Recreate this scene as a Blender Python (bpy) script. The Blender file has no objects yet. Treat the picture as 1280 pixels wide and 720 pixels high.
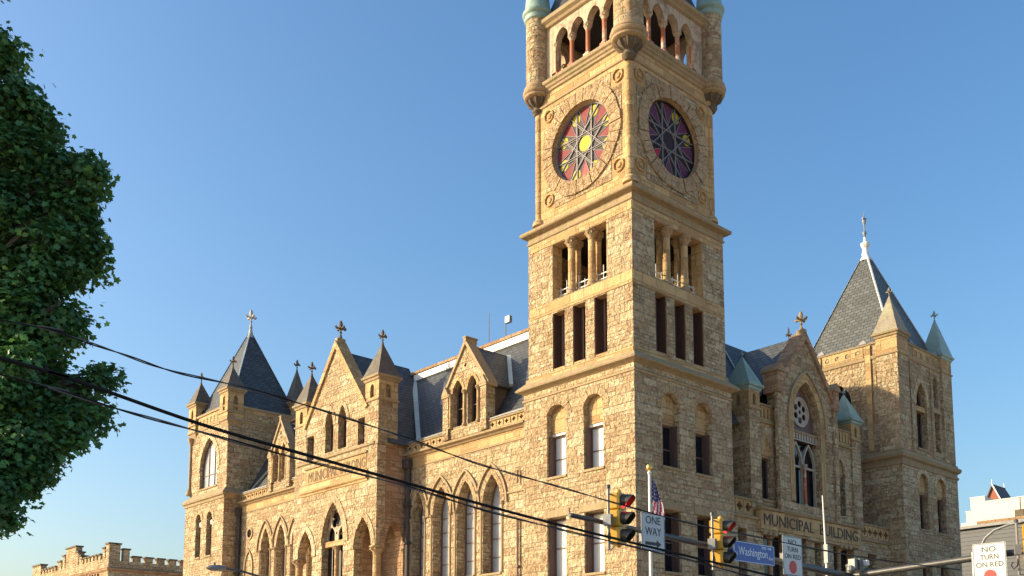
import bpy, bmesh, math, random
from math import sin, cos, pi, radians, hypot, sqrt, atan2
from mathutils import Vector, Matrix
from mathutils.geometry import tessellate_polygon
from mathutils import noise as mnoise
random.seed(7)
S = bpy.context.scene
COL = S.collection

# ------------------------------------------------------------------ materials
def mat(name):
    m = bpy.data.materials.new(name); m.use_nodes = True
    nt = m.node_tree; b = nt.nodes['Principled BSDF']
    return m, nt, b
def N(nt, t, **kw):
    n = nt.nodes.new(t)
    for k, v in kw.items():
        if k in n.inputs.keys(): n.inputs[k].default_value = v
        else: setattr(n, k, v)
    return n
def L(nt, a, b): nt.links.new(a, b)
def math_(nt, op, a, b=None, c=None):
    n = nt.nodes.new('ShaderNodeMath'); n.operation = op
    for i, v in enumerate((a, b, c)):
        if v is None: continue
        if isinstance(v, (int, float)): n.inputs[i].default_value = v
        else: nt.links.new(v, n.inputs[i])
    return n.outputs[0]
def ramp(nt, fac, stops):
    r = nt.nodes.new('ShaderNodeValToRGB')
    els = r.color_ramp.elements
    while len(els) < len(stops): els.new(0.5)
    for e, (p, c) in zip(els, stops):
        e.position = p; e.color = (*c, 1) if len(c) == 3 else c
    L(nt, fac, r.inputs[0]); return r.outputs[0]
def mixc(nt, fac, a, b, mode='MIX'):
    n = nt.nodes.new('ShaderNodeMix'); n.data_type = 'RGBA'; n.blend_type = mode
    if isinstance(fac, (int, float)): n.inputs[0].default_value = fac
    else: L(nt, fac, n.inputs[0])
    for i, v in ((6, a), (7, b)):
        if isinstance(v, tuple): n.inputs[i].default_value = (*v, 1) if len(v) == 3 else v
        else: L(nt, v, n.inputs[i])
    return n.outputs[2]
def wallcoord(nt, vs=1.0):
    """u runs along the wall whatever way it faces, v is the height"""
    tc = N(nt, 'ShaderNodeTexCoord'); g = N(nt, 'ShaderNodeNewGeometry')
    p = N(nt, 'ShaderNodeSeparateXYZ'); L(nt, tc.outputs['Object'], p.inputs[0])
    q = N(nt, 'ShaderNodeSeparateXYZ'); L(nt, g.outputs['True Normal'], q.inputs[0])
    ax = math_(nt, 'ABSOLUTE', q.outputs[0]); ay = math_(nt, 'ABSOLUTE', q.outputs[1])
    f = math_(nt, 'GREATER_THAN', ax, ay)
    a = math_(nt, 'MULTIPLY', p.outputs[1], f)
    b = math_(nt, 'MULTIPLY', p.outputs[0], math_(nt, 'SUBTRACT', 1.0, f))
    u = math_(nt, 'ADD', a, b)
    return u, math_(nt, 'MULTIPLY', p.outputs[2], vs), tc.outputs['Object']
def vec(nt, u, v):
    c = N(nt, 'ShaderNodeCombineXYZ'); L(nt, u, c.inputs[0]); L(nt, v, c.inputs[1]); return c.outputs[0]
def noise(nt, co, scale, det=4, rough=0.6, dist=0.0):
    n = N(nt, 'ShaderNodeTexNoise', Scale=scale, Detail=det, Roughness=rough, Distortion=dist)
    L(nt, co, n.inputs['Vector']); return n.outputs[0]
def brick(nt, co, w, h, mort, off=0.5, smooth=0.1):
    b = N(nt, 'ShaderNodeTexBrick', offset=off)
    b.inputs['Color1'].default_value = (0, 0, 0, 1); b.inputs['Color2'].default_value = (1, 1, 1, 1)
    b.inputs['Mortar'].default_value = (0.5, 0.5, 0.5, 1)
    b.inputs['Scale'].default_value = 1.0; b.inputs['Mortar Size'].default_value = mort
    b.inputs['Mortar Smooth'].default_value = smooth
    b.inputs['Brick Width'].default_value = w; b.inputs['Row Height'].default_value = h
    L(nt, co, b.inputs['Vector']); return b.outputs['Color'], b.outputs['Fac']

def ashlar(name, stops, rockiness=1.0, w=0.86, h=0.43, moss=0.07, mortar=(0.10, 0.065, 0.04)):
    m, nt, bs = mat(name)
    u, v, obj = wallcoord(nt)
    n0 = noise(nt, obj, 0.8, 2)
    v2 = math_(nt, 'ADD', v, math_(nt, 'MULTIPLY', math_(nt, 'SINE', math_(nt, 'MULTIPLY', v, 2.9)), 0.075))
    wob = noise(nt, obj, 2.3, 2)
    v2 = math_(nt, 'ADD', v2, math_(nt, 'MULTIPLY', math_(nt, 'SUBTRACT', wob, 0.5), 0.035))
    rowf = math_(nt, 'FLOOR', math_(nt, 'DIVIDE', v2, h))
    u2 = math_(nt, 'ADD', u, math_(nt, 'MULTIPLY', math_(nt, 'SINE', math_(nt, 'MULTIPLY', rowf, 12.9)), 0.31))
    u2 = math_(nt, 'ADD', u2, math_(nt, 'MULTIPLY', math_(nt, 'SINE', math_(nt, 'MULTIPLY_ADD', u2, 2.1, rowf)), 0.16))
    co = vec(nt, u2, v2)
    ca, fa = brick(nt, co, w, h, 0.026, smooth=0.7)
    cb, fb = brick(nt, co, w * 0.5, h * 0.5, 0.022, smooth=0.7)
    sel = math_(nt, 'GREATER_THAN', ca, 0.62)
    tint = math_(nt, 'ADD', math_(nt, 'MULTIPLY', cb, sel), math_(nt, 'MULTIPLY', math_(nt, 'MULTIPLY', ca, 1.6), math_(nt, 'SUBTRACT', 1.0, sel)))
    mort = math_(nt, 'MAXIMUM', fa, math_(nt, 'MULTIPLY', fb, sel))
    fine = noise(nt, obj, 9.0, 6, 0.7)
    big = noise(nt, obj, 0.35, 3, 0.6)
    t = math_(nt, 'ADD', math_(nt, 'MULTIPLY_ADD', tint, 0.55, 0.16), math_(nt, 'MULTIPLY', math_(nt, 'SUBTRACT', fine, 0.5), 0.6))
    t = math_(nt, 'ADD', t, math_(nt, 'MULTIPLY', math_(nt, 'SUBTRACT', big, 0.42), 0.5))
    col = ramp(nt, t, stops)
    # dark patina, rust and pale blotches with shapes of their own
    st = noise(nt, obj, 1.7, 6, 0.75, 0.6)
    col = mixc(nt, math_(nt, 'MULTIPLY', ramp(nt, st, [(0.56, (0, 0, 0)), (0.72, (1, 1, 1))]), 0.45), col, (0.21, 0.17, 0.13))
    gm = noise(nt, obj, 0.55, 5, 0.7, 0.4)
    col = mixc(nt, math_(nt, 'MULTIPLY', ramp(nt, gm, [(0.57, (0, 0, 0)), (0.70, (1, 1, 1))]), moss), col, (0.24, 0.235, 0.09))
    mp = N(nt, 'ShaderNodeMapping'); mp.inputs['Scale'].default_value = (2.2, 2.2, 0.28); L(nt, obj, mp.inputs[0])
    sk = noise(nt, mp.outputs[0], 1.4, 6, 0.75)
    col = mixc(nt, math_(nt, 'MULTIPLY', ramp(nt, sk, [(0.54, (0, 0, 0)), (0.70, (1, 1, 1))]), 0.5), col, (0.24, 0.16, 0.10))
    pit = noise(nt, obj, 5.0, 8, 0.66, 0.5)  # follows the bump relief: shade of the hollows put into the colour
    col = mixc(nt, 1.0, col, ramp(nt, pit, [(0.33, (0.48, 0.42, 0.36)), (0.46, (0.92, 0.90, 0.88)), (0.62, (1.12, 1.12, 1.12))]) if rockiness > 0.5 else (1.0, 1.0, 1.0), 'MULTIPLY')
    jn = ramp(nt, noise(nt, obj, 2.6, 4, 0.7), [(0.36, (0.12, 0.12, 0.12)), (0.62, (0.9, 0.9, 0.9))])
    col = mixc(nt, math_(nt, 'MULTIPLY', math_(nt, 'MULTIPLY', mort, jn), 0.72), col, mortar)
    L(nt, col, bs.inputs['Base Color']); bs.inputs['Roughness'].default_value = 0.88
    bs.inputs['Specular IOR Level'].default_value = 0.25
    # rock face: each block bulges and is broken by chisel facets
    vo = N(nt, 'ShaderNodeTexVoronoi', Scale=4.2); vo.distance = 'EUCLIDEAN'
    wv = N(nt, 'ShaderNodeVectorMath', operation='ADD'); L(nt, obj, wv.inputs[0])
    nv = N(nt, 'ShaderNodeTexNoise', Scale=3.0, Detail=3.0); L(nt, obj, nv.inputs['Vector'])
    sc = N(nt, 'ShaderNodeVectorMath', operation='SCALE'); sc.inputs['Scale'].default_value = 0.35
    L(nt, nv.outputs['Color'], sc.inputs[0]); L(nt, sc.outputs[0], wv.inputs[1]); L(nt, wv.outputs[0], vo.inputs['Vector'])
    rock = noise(nt, obj, 5.0, 8, 0.66, 0.5)
    hgt = math_(nt, 'ADD', math_(nt, 'MULTIPLY', rock, 1.5), math_(nt, 'MULTIPLY', vo.outputs['Distance'], 0.55))
    hgt = math_(nt, 'ADD', hgt, math_(nt, 'MULTIPLY', tint, 0.3))
    hgt = math_(nt, 'MULTIPLY', hgt, math_(nt, 'SUBTRACT', 1.0, math_(nt, 'MULTIPLY', mort, min(0.9, 0.62 / max(rockiness, 0.3)))))
    bp = N(nt, 'ShaderNodeBump', Strength=1.0, Distance=0.20 * rockiness)
    L(nt, hgt, bp.inputs['Height']); L(nt, bp.outputs[0], bs.inputs['Normal'])
    return m
STONE = [(0.0, (0.30, 0.18, 0.10)), (0.2, (0.45, 0.305, 0.175)), (0.42, (0.565, 0.42, 0.25)), (0.62, (0.635, 0.50, 0.305)), (0.85, (0.72, 0.60, 0.41)), (1.0, (0.60, 0.415, 0.225))]
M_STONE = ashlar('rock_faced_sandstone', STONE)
M_SMOOTH = ashlar('dressed_sandstone', [(0.0, (0.29, 0.17, 0.08)), (0.35, (0.42, 0.27, 0.125)), (0.65, (0.54, 0.375, 0.185)), (1.0, (0.46, 0.29, 0.125))], 0.22, 1.3, 0.62, 0.35, (0.28, 0.18, 0.10))
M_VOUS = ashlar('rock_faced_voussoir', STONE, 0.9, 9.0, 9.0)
M_BROWN = ashlar('brown_course_stone', [(0.0, (0.26, 0.145, 0.08)), (0.4, (0.38, 0.23, 0.13)), (0.75, (0.47, 0.31, 0.19)), (1.0, (0.42, 0.27, 0.15))], 0.32, 0.95, 0.34, 0.1, (0.16, 0.1, 0.065))

def trim_mat(name, c1, c2, moss, mc=(0.2, 0.2, 0.06), rough=0.85, ns=2.0, dark=(0.15, 0.12, 0.09), dk=0.6):
    m, nt, bs = mat(name)
    tc = N(nt, 'ShaderNodeTexCoord'); o = tc.outputs['Object']
    col = mixc(nt, noise(nt, o, ns, 6, 0.7), c1, c2)
    mp = N(nt, 'ShaderNodeMapping'); mp.inputs['Scale'].default_value = (3, 3, 0.5); L(nt, o, mp.inputs[0])
    s = noise(nt, mp.outputs[0], 1.3, 6, 0.75)
    col = mixc(nt, math_(nt, 'MULTIPLY', ramp(nt, s, [(0.5, (0, 0, 0)), (0.7, (1, 1, 1))]), dk), col, dark)
    if moss:
        g = noise(nt, o, 0.9, 5, 0.75)
        col = mixc(nt, math_(nt, 'MULTIPLY', ramp(nt, g, [(0.5, (0, 0, 0)), (0.62, (1, 1, 1))]), moss), col, mc)
    L(nt, col, bs.inputs['Base Color']); bs.inputs['Roughness'].default_value = rough
    bp = N(nt, 'ShaderNodeBump', Strength=0.7, Distance=0.03); L(nt, noise(nt, o, 12, 6, 0.7), bp.inputs['Height'])
    L(nt, bp.outputs[0], bs.inputs['Normal']); return m
M_TRIM = trim_mat('carved_stone_trim', (0.25, 0.165, 0.09), (0.48, 0.345, 0.195), 0.3, ns=4, dk=0.75)
M_LEDGE = trim_mat('weathered_ledge_stone', (0.22, 0.155, 0.085), (0.44, 0.315, 0.175), 0.55, (0.20, 0.185, 0.07), ns=3.5, dk=0.8)
M_DARKST = trim_mat('sooty_carved_stone', (0.06, 0.045, 0.034), (0.17, 0.125, 0.085), 0.15, ns=4)
M_SPIREB = trim_mat('brown_spire_slate', (0.06, 0.05, 0.042), (0.16, 0.13, 0.10), 0.25, (0.2, 0.24, 0.22), ns=6)
M_SPIREST = trim_mat('lichened_spire_stone', (0.17, 0.14, 0.10), (0.38, 0.33, 0.24), 0.7, (0.32, 0.32, 0.2))
M_RED = trim_mat('peeling_terracotta', (0.36, 0.09, 0.04), (0.5, 0.17, 0.08), 0.9, (0.66, 0.56, 0.44), ns=5)
M_PALE = trim_mat('peeling_cream_render', (0.38, 0.29, 0.19), (0.58, 0.46, 0.32), 0.85, (0.20, 0.11, 0.07), ns=6, dark=(0.10, 0.06, 0.045), dk=0.75)
M_COPPER = trim_mat('verdigris_copper', (0.17, 0.28, 0.24), (0.32, 0.43, 0.38), 0.6, (0.16, 0.24, 0.2), 0.55, 3, (0.2, 0.2, 0.16), 0.4)
M_LEADC = trim_mat('pale_copper_flashing', (0.36, 0.46, 0.46), (0.52, 0.60, 0.60), 0.4, (0.25, 0.33, 0.33), 0.5, 3, (0.25, 0.25, 0.25), 0.4)
M_LEAD = trim_mat('grey_lead_sheet', (0.22, 0.215, 0.21), (0.36, 0.35, 0.33), 0.3, (0.16, 0.15, 0.13), 0.6)
M_WHITE = trim_mat('weathered_white_paint', (0.66, 0.66, 0.64), (0.78, 0.78, 0.76), 0.3, (0.5, 0.48, 0.44), 0.55, 3, (0.4, 0.36, 0.3), 0.4)
M_IRON = trim_mat('dark_iron', (0.035, 0.03, 0.03), (0.07, 0.06, 0.055), 0, rough=0.6)
M_PIPE = trim_mat('brown_drainpipe_paint', (0.13, 0.07, 0.05), (0.2, 0.11, 0.075), 0, rough=0.6)
M_FRAME = trim_mat('brown_window_paint', (0.10, 0.06, 0.05), (0.16, 0.1, 0.085), 0, rough=0.6)
M_CREAM = trim_mat('cream_tracery_paint', (0.34, 0.29, 0.22), (0.48, 0.42, 0.33), 0.3, (0.3, 0.22, 0.17), rough=0.6)

def slate(name, c, lift=0.0):
    m, nt, bs = mat(name)
    u, v, obj = wallcoord(nt, 1.2)
    co = vec(nt, u, v)
    a, f = brick(nt, co, 0.5, 0.3, 0.028, smooth=0.4)
    n = noise(nt, obj, 1.2, 5, 0.7)
    t = math_(nt, 'ADD', math_(nt, 'MULTIPLY', a, 0.6), math_(nt, 'MULTIPLY', n, 0.5))
    col = ramp(nt, t, [(0.1, tuple(x * 0.75 for x in c)), (0.5, c), (0.9, tuple(x * 1.35 for x in c))])
    col = mixc(nt, math_(nt, 'MULTIPLY', f, 0.8), col, (0.02, 0.02, 0.022))
    L(nt, col, bs.inputs['Base Color']); bs.inputs['Roughness'].default_value = 0.5
    bs.inputs['Specular IOR Level'].default_value = 0.3
    saw = math_(nt, 'FRACT', math_(nt, 'DIVIDE', v, 0.3))
    h = math_(nt, 'ADD', math_(nt, 'MULTIPLY', math_(nt, 'SUBTRACT', 1.0, saw), 0.5), math_(nt, 'MULTIPLY', a, 0.35))
    h = math_(nt, 'MULTIPLY', h, math_(nt, 'SUBTRACT', 1.0, f))
    h = math_(nt, 'ADD', h, math_(nt, 'MULTIPLY', noise(nt, obj, 7, 4), 0.3))
    bp = N(nt, 'ShaderNodeBump', Strength=1.0, Distance=0.045); L(nt, h, bp.inputs['Height'])
    L(nt, bp.outputs[0], bs.inputs['Normal']); return m
M_SLATE = slate('grey_roof_slate', (0.10, 0.105, 0.10))
M_SLATEB = slate('blue_roof_slate', (0.072, 0.076, 0.080))

def plain(name, c, rough=0.6, metal=0.0, emit=None, es=1.0, nz=0.15, bump=0.0, scale=6.0, spec=0.5):
    m, nt, bs = mat(name)
    tc = N(nt, 'ShaderNodeTexCoord'); o = tc.outputs['Object']
    n = noise(nt, o, scale, 5, 0.65)
    lo = tuple(x * (1 - nz * 1.6) for x in c); hi = tuple(min(1, x * (1 + nz)) for x in c)
    L(nt, mixc(nt, n, lo, hi), bs.inputs['Base Color'])
    bs.inputs['Roughness'].default_value = rough; bs.inputs['Metallic'].default_value = metal
    bs.inputs['Specular IOR Level'].default_value = spec
    if bump:
        bp = N(nt, 'ShaderNodeBump', Strength=0.6, Distance=bump); L(nt, n, bp.inputs['Height']); L(nt, bp.outputs[0], bs.inputs['Normal'])
    if emit:
        bs.inputs['Emission Color'].default_value = (*emit, 1); bs.inputs['Emission Strength'].default_value = es
    return m
M_PALEM = plain('weathered_pale_metal', (0.42, 0.41, 0.37), 0.6, nz=0.3, scale=8)
M_GLASS = plain('dark_window_glass', (0.016, 0.015, 0.020), 0.08, nz=0.6, scale=2)
M_BLIND = plain('pale_blind_behind_glass', (0.62, 0.63, 0.62), 0.25, nz=0.12, scale=1.5)
M_BLINDG = plain('milky_window_glass', (0.40, 0.42, 0.44), 0.2, nz=0.35, scale=1.2)
M_LETTER = plain('dark_incised_letter', (0.07, 0.055, 0.045), 0.8)
M_LETTERP = plain('weathered_raised_letter', (0.17, 0.115, 0.065), 0.85)
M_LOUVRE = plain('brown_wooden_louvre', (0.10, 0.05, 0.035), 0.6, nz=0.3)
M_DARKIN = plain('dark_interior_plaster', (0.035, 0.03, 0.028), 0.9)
M_GALV = plain('galvanised_steel', (0.24, 0.24, 0.24), 0.55, 0.5, nz=0.3, scale=12)
M_ARM = plain('weathered_steel_mast', (0.085, 0.082, 0.078), 0.45, 0.4, nz=0.3)
M_YEL = plain('signal_yellow_paint', (0.62, 0.33, 0.025), 0.4, nz=0.22, scale=9)
M_VISOR = plain('signal_visor_black', (0.03, 0.028, 0.022), 0.5)
M_REDL = plain('lit_red_lens', (0.6, 0.02, 0.02), 0.3, emit=(1.0, 0.02, 0.02), es=3.0)
M_DLENS = plain('unlit_lens', (0.02, 0.02, 0.015), 0.15)
M_SIGNW = plain('white_sign_sheeting', (0.52, 0.53, 0.53), 0.35, nz=0.12, scale=3)
M_SIGNB = plain('black_sign_ink', (0.02, 0.02, 0.02), 0.5)
M_SIGNR = plain('red_sign_ink', (0.55, 0.02, 0.02), 0.4)
M_BLUE = plain('blue_street_sign_sheeting', (0.012, 0.075, 0.36), 0.35, nz=0.15, scale=3)
M_WSIGN = plain('white_sign_lettering', (0.75, 0.78, 0.8), 0.35, nz=0.05)
M_CABLE = plain('black_cable_sheath', (0.012, 0.011, 0.012), 0.8, spec=0.2)
M_CABLEG = plain('grey_cable_strand', (0.09, 0.085, 0.085), 0.7)
M_POLEW = plain('white_pole_paint', (0.72, 0.70, 0.66), 0.4)
M_GOLD = plain('gilded_ball', (0.75, 0.5, 0.12), 0.25, 0.8)
M_FBLUE = plain('flag_blue', (0.03, 0.035, 0.14), 0.8)
M_FRED = plain('flag_red', (0.45, 0.02, 0.03), 0.8)
M_FWHITE = plain('flag_white', (0.72, 0.7, 0.7), 0.8)
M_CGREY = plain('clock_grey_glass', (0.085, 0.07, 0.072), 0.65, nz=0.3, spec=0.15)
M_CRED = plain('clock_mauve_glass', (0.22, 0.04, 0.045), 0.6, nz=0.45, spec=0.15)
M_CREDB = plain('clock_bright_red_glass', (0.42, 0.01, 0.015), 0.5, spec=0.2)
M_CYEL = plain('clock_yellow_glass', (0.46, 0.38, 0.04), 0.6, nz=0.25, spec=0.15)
M_CRED_SHADE = plain('clock_mauve_glass_shaded', (0.13, 0.045, 0.10), 0.6, nz=0.4, spec=0.1)  # shaded dial's copy of the mauve glass, shade put into colour
M_CSHADE = plain('clock_shaded_glass', (0.04, 0.028, 0.035), 0.6, nz=0.3, spec=0.1)  # dark glass for the shaded dials, shade put into colour
M_CBAR = plain('clock_lead_bar', (0.27, 0.25, 0.26), 0.6, spec=0.2)
M_ASPH = plain('asphalt', (0.08, 0.076, 0.07), 0.9, nz=0.3, bump=0.01, scale=30)
M_PAVE = plain('concrete_pavement', (0.46, 0.38, 0.29), 0.9, nz=0.2, bump=0.01, scale=10)  # colour warmed to bounce more light onto the walls
M_BOUNCE = plain('warm_bounce_ground', (0.54, 0.40, 0.27), 0.9, nz=0.2, bump=0.01, scale=4)  # unseen ground, coloured pale and warm to bounce fill onto shaded walls
M_LAWN = plain('lawn_grass', (0.05, 0.085, 0.025), 0.95, nz=0.5, bump=0.04, scale=25)
M_BARK = plain('maple_bark', (0.09, 0.075, 0.06), 0.95, nz=0.4, bump=0.03, scale=14)
M_PLASTER = plain('sunlit_white_painted_brick', (0.70, 0.64, 0.52), 0.85, nz=0.16, bump=0.02, scale=2.5)
M_GREYP = plain('grey_metal_cladding', (0.115, 0.12, 0.128), 0.6, nz=0.12, scale=1.5)
M_REDB = plain('red_brick', (0.30, 0.10, 0.06), 0.9, nz=0.3, bump=0.01, scale=8)
M_PURPLE = plain('purple_slate', (0.055, 0.035, 0.04), 0.6, nz=0.3)

# ------------------------------------------------------------------ mesh building
class Fr:
    """wall frame: u along the wall, z up, d inwards from its face"""
    def __init__(s, o, U, Nn): s.o = Vector(o); s.U = Vector(U); s.N = Vector(Nn)
    def P(s, u, z, d): return s.o + s.U * u + s.N * d + Vector((0, 0, z))
def LX(c): return Fr((c, 0, 0), (0, 1, 0), (1, 0, 0))
def SY(c): return Fr((0, c, 0), (1, 0, 0), (0, 1, 0))
def BX(c): return Fr((c, 0, 0), (0, 1, 0), (-1, 0, 0))
def BY(c): return Fr((0, c, 0), (1, 0, 0), (0, -1, 0))

class MB:
    def __init__(s): s.v = []; s.f = []; s.m = []; s.mats = []
    def mi(s, m):
        if m not in s.mats: s.mats.append(m)
        return s.mats.index(m)
    def add(s, vs, fs, m):
        k = len(s.v); s.v += [tuple(p) for p in vs]; i = s.mi(m)
        for f in fs: s.f.append(tuple(a + k for a in f)); s.m.append(i)
    def build(s, name, parent=None, smooth=False, recalc=True):
        me = bpy.data.meshes.new(name); me.from_pydata(s.v, [], s.f)
        for m in s.mats: me.materials.append(m)
        for p, i in zip(me.polygons, s.m): p.material_index = i
        if recalc:
            bm = bmesh.new(); bm.from_mesh(me); bmesh.ops.recalc_face_normals(bm, faces=bm.faces); bm.to_mesh(me); bm.free()
        if smooth:
            for p in me.polygons: p.use_smooth = True
            try: me.set_sharp_from_angle(angle=radians(38))
            except Exception: pass
        o = bpy.data.objects.new(name, me); COL.objects.link(o)
        if parent:
            o.parent = parent
            if parent.type == 'EMPTY': o.location = -parent.location; 
        return o
def empty(name, loc, label, cat, group=None, kind=None):
    o = bpy.data.objects.new(name, None); COL.objects.link(o); o.location = loc; o.empty_display_size = 0.5
    if label: o['label'] = label
    if cat: o['category'] = cat
    if group: o['group'] = group
    if kind: o['kind'] = kind
    return o
def box(mb, fr, u0, u1, z0, z1, d0, d1, m):
    P = fr.P
    mb.add([P(u0, z0, d0), P(u1, z0, d0), P(u1, z1, d0), P(u0, z1, d0), P(u0, z0, d1), P(u1, z0, d1), P(u1, z1, d1), P(u0, z1, d1)],
           [(0, 1, 2, 3), (7, 6, 5, 4), (0, 4, 5, 1), (1, 5, 6, 2), (2, 6, 7, 3), (3, 7, 4, 0)], m)
WORLD = Fr((0, 0, 0), (1, 0, 0), (0, 1, 0))
def wbox(mb, x0, x1, y0, y1, z0, z1, m): box(mb, WORLD, x0, x1, z0, z1, y0, y1, m)
def panel(mb, fr, outline, holes, d0, d1, m, mr=None):
    """wall slab with openings, closed all round"""
    mr = mr or m
    loops = [outline] + holes
    tris = tessellate_polygon([[Vector((p[0], p[1], 0)) for p in l] for l in loops])
    flat = [p for l in loops for p in l]
    n = len(flat)
    mb.add([fr.P(p[0], p[1], d0) for p in flat], [tuple(t) for t in tris], m)
    mb.add([fr.P(p[0], p[1], d1) for p in flat], [tuple(t) for t in tris], m)
    for l in loops:
        k = len(l)
        mb.add([fr.P(p[0], p[1], d0) for p in l] + [fr.P(p[0], p[1], d1) for p in l],
               [(i, (i + 1) % k, (i + 1) % k + k, i + k) for i in range(k)], m if l is outline else mr)
def rect(u0, u1, z0, z1): return [(u0, z0), (u1, z0), (u1, z1), (u0, z1)]
def arc(uc, h, zs, za, n=10):
    """arch line from left springing to right, round when rise = half width, else pointed"""
    r = za - zs; R = (h * h + r * r) / (2 * h); cx = uc - h + R
    a1 = math.acos(max(-1, min(1, (uc - cx) / R))) if R else 0
    left = []
    for i in range(n + 1):
        t = pi + (a1 - pi) * i / n
        left.append((cx + R * cos(t), zs + R * sin(t)))
    return left + [(2 * uc - p[0], p[1]) for p in reversed(left[:-1])]
def archop(uc, h, zb, zs, za, n=10): return [(uc + h, zb), (uc - h, zb)] + arc(uc, h, zs, za, n)
def circ(uc, zc, r, n=20, rz=None): return [(uc + r * cos(2 * pi * i / n), zc + (rz or r) * sin(2 * pi * i / n)) for i in range(n)]
def foil(uc, zc, r, k=4, a0=0.0, n=7):
    """cusped opening of k lobes"""
    pts = []; d = r * 0.52; rr = r * 0.50
    for j in range(k):
        a = a0 + 2 * pi * j / k
        sp = pi * 0.62 if k == 4 else pi * 0.55
        for i in range(n):
            t = a - sp + 2 * sp * i / (n - 1)
            pts.append((uc + d * cos(a) + rr * cos(t), zc + d * sin(a) + rr * sin(t)))
    return pts
def band(mb, fr, A, B, d0, d1, m):
    """solid strip between two lines of equal length"""
    k = len(A)
    vs = [fr.P(p[0], p[1], d0) for p in A] + [fr.P(p[0], p[1], d0) for p in B] + [fr.P(p[0], p[1], d1) for p in A] + [fr.P(p[0], p[1], d1) for p in B]
    fs = []
    for i in range(k - 1):
        j = i + 1
        fs += [(i, j, j + k, i + k), (i + 2 * k, i + 3 * k, j + 3 * k, j + 2 * k), (i, i + 2 * k, j + 2 * k, j), (i + k, j + k, j + 3 * k, i + 3 * k)]
    fs += [(0, k, 3 * k, 2 * k), (k - 1, 3 * k - 1, 4 * k - 1, 2 * k - 1)]
    mb.add(vs, fs, m)
def voussoirs(mb, fr, uc, h, zs, za, wd, d0, m, n=9, gap=0.012, d1=0.05):
    """ring of separate arch stones, each a little different"""
    A = arc(uc, h, zs, za, 24); B = arc(uc, h + wd, zs, za + wd * (1.0 if abs(za - zs - h) < 0.05 else 1.15), 24)
    k = len(A); n = max(5, n | 1); e = [int(round(i * (k - 1) / n)) for i in range(n + 1)]
    for i in range(n):
        a, b = e[i], e[i + 1]
        sa = A[a:b + 1]; sb = B[a:b + 1]
        if len(sa) < 2: continue
        def shr(s):
            s = list(s); x0, x1 = s[0], s[-1]; l = hypot(x1[0] - x0[0], x1[1] - x0[1]) or 1
            ux, uz = (x1[0] - x0[0]) / l * gap, (x1[1] - x0[1]) / l * gap
            s[0] = (x0[0] + ux, x0[1] + uz); s[-1] = (x1[0] - ux, x1[1] - uz); return s
        band(mb, fr, shr(sa), shr(sb), d0 - random.uniform(0, 0.035), d1, m)
def hood(mb, fr, uc, h, zs, za, wd, d0, m, off=0.0, zend=None):
    A = arc(uc, h + off, zs, za + off * 1.15, 14); B = arc(uc, h + off + wd, zs, za + (off + wd) * 1.15, 14)
    if zend is not None:
        A = [(A[0][0], zend)] + A + [(A[-1][0], zend)]; B = [(B[0][0], zend)] + B + [(B[-1][0], zend)]
    band(mb, fr, A, B, d0, 0.06, m)
def mould(mb, fr, u0, u1, prof, m):
    k = len(prof)
    mb.add([fr.P(u0, z, d) for d, z in prof] + [fr.P(u1, z, d) for d, z in prof],
           [(i, (i + 1) % k, (i + 1) % k + k, i + k) for i in range(k)] + [tuple(range(k)), tuple(range(k, 2 * k))], m)
def ring(mb, x0, x1, y0, y1, prof, m, inner=0.4):
    """moulding carried round a square tower with mitred corners; prof = (projection, z)"""
    pr = prof + [(-inner, prof[-1][1]), (-inner, prof[0][1])]
    k = len(pr); vs = []
    for cx, cy in ((0, 0), (1, 0), (1, 1), (0, 1)):
        for o, z in pr: vs.append(((x1 + o) if cx else (x0 - o), (y1 + o) if cy else (y0 - o), z))
    fs = []
    for c in range(4):
        d = (c + 1) % 4
        for i in range(k): fs.append((c * k + i, c * k + (i + 1) % k, d * k + (i + 1) % k, d * k + i))
    mb.add(vs, fs, m)
def lathe(mb, c, prof, n, m, a0=0.0, sx=1.0, sy=1.0):
    k = len(prof); vs = []
    for i in range(n):
        a = a0 + 2 * pi * i / n
        for r, z in prof: vs.append((c[0] + r * cos(a) * sx, c[1] + r * sin(a) * sy, c[2] + z))
    fs = [(i * k + j, ((i + 1) % n) * k + j, ((i + 1) % n) * k + j + 1, i * k + j + 1) for i in range(n) for j in range(k - 1)]
    fs += [tuple(i * k for i in range(n)), tuple(i * k + k - 1 for i in range(n))]
    mb.add(vs, fs, m)
def pyr(mb, cx, cy, hx, hy, z0, z1, m, tx=0.0, ty=0.0, flare=None):
    lv = [(hx, hy, z0)]
    if flare: lv.append(flare)
    lv.append((tx or 0.01, ty or 0.01, z1))
    vs = []
    for a, b, z in lv: vs += [(cx - a, cy - b, z), (cx + a, cy - b, z), (cx + a, cy + b, z), (cx - a, cy + b, z)]
    fs = [(0, 3, 2, 1)]; n = len(lv)
    for l in range(n - 1):
        for i in range(4): fs.append((l * 4 + i, l * 4 + (i + 1) % 4, l * 4 + 4 + (i + 1) % 4, l * 4 + 4 + i))
    fs.append(tuple((n - 1) * 4 + i for i in range(4)))
    mb.add(vs, fs, m)
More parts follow.
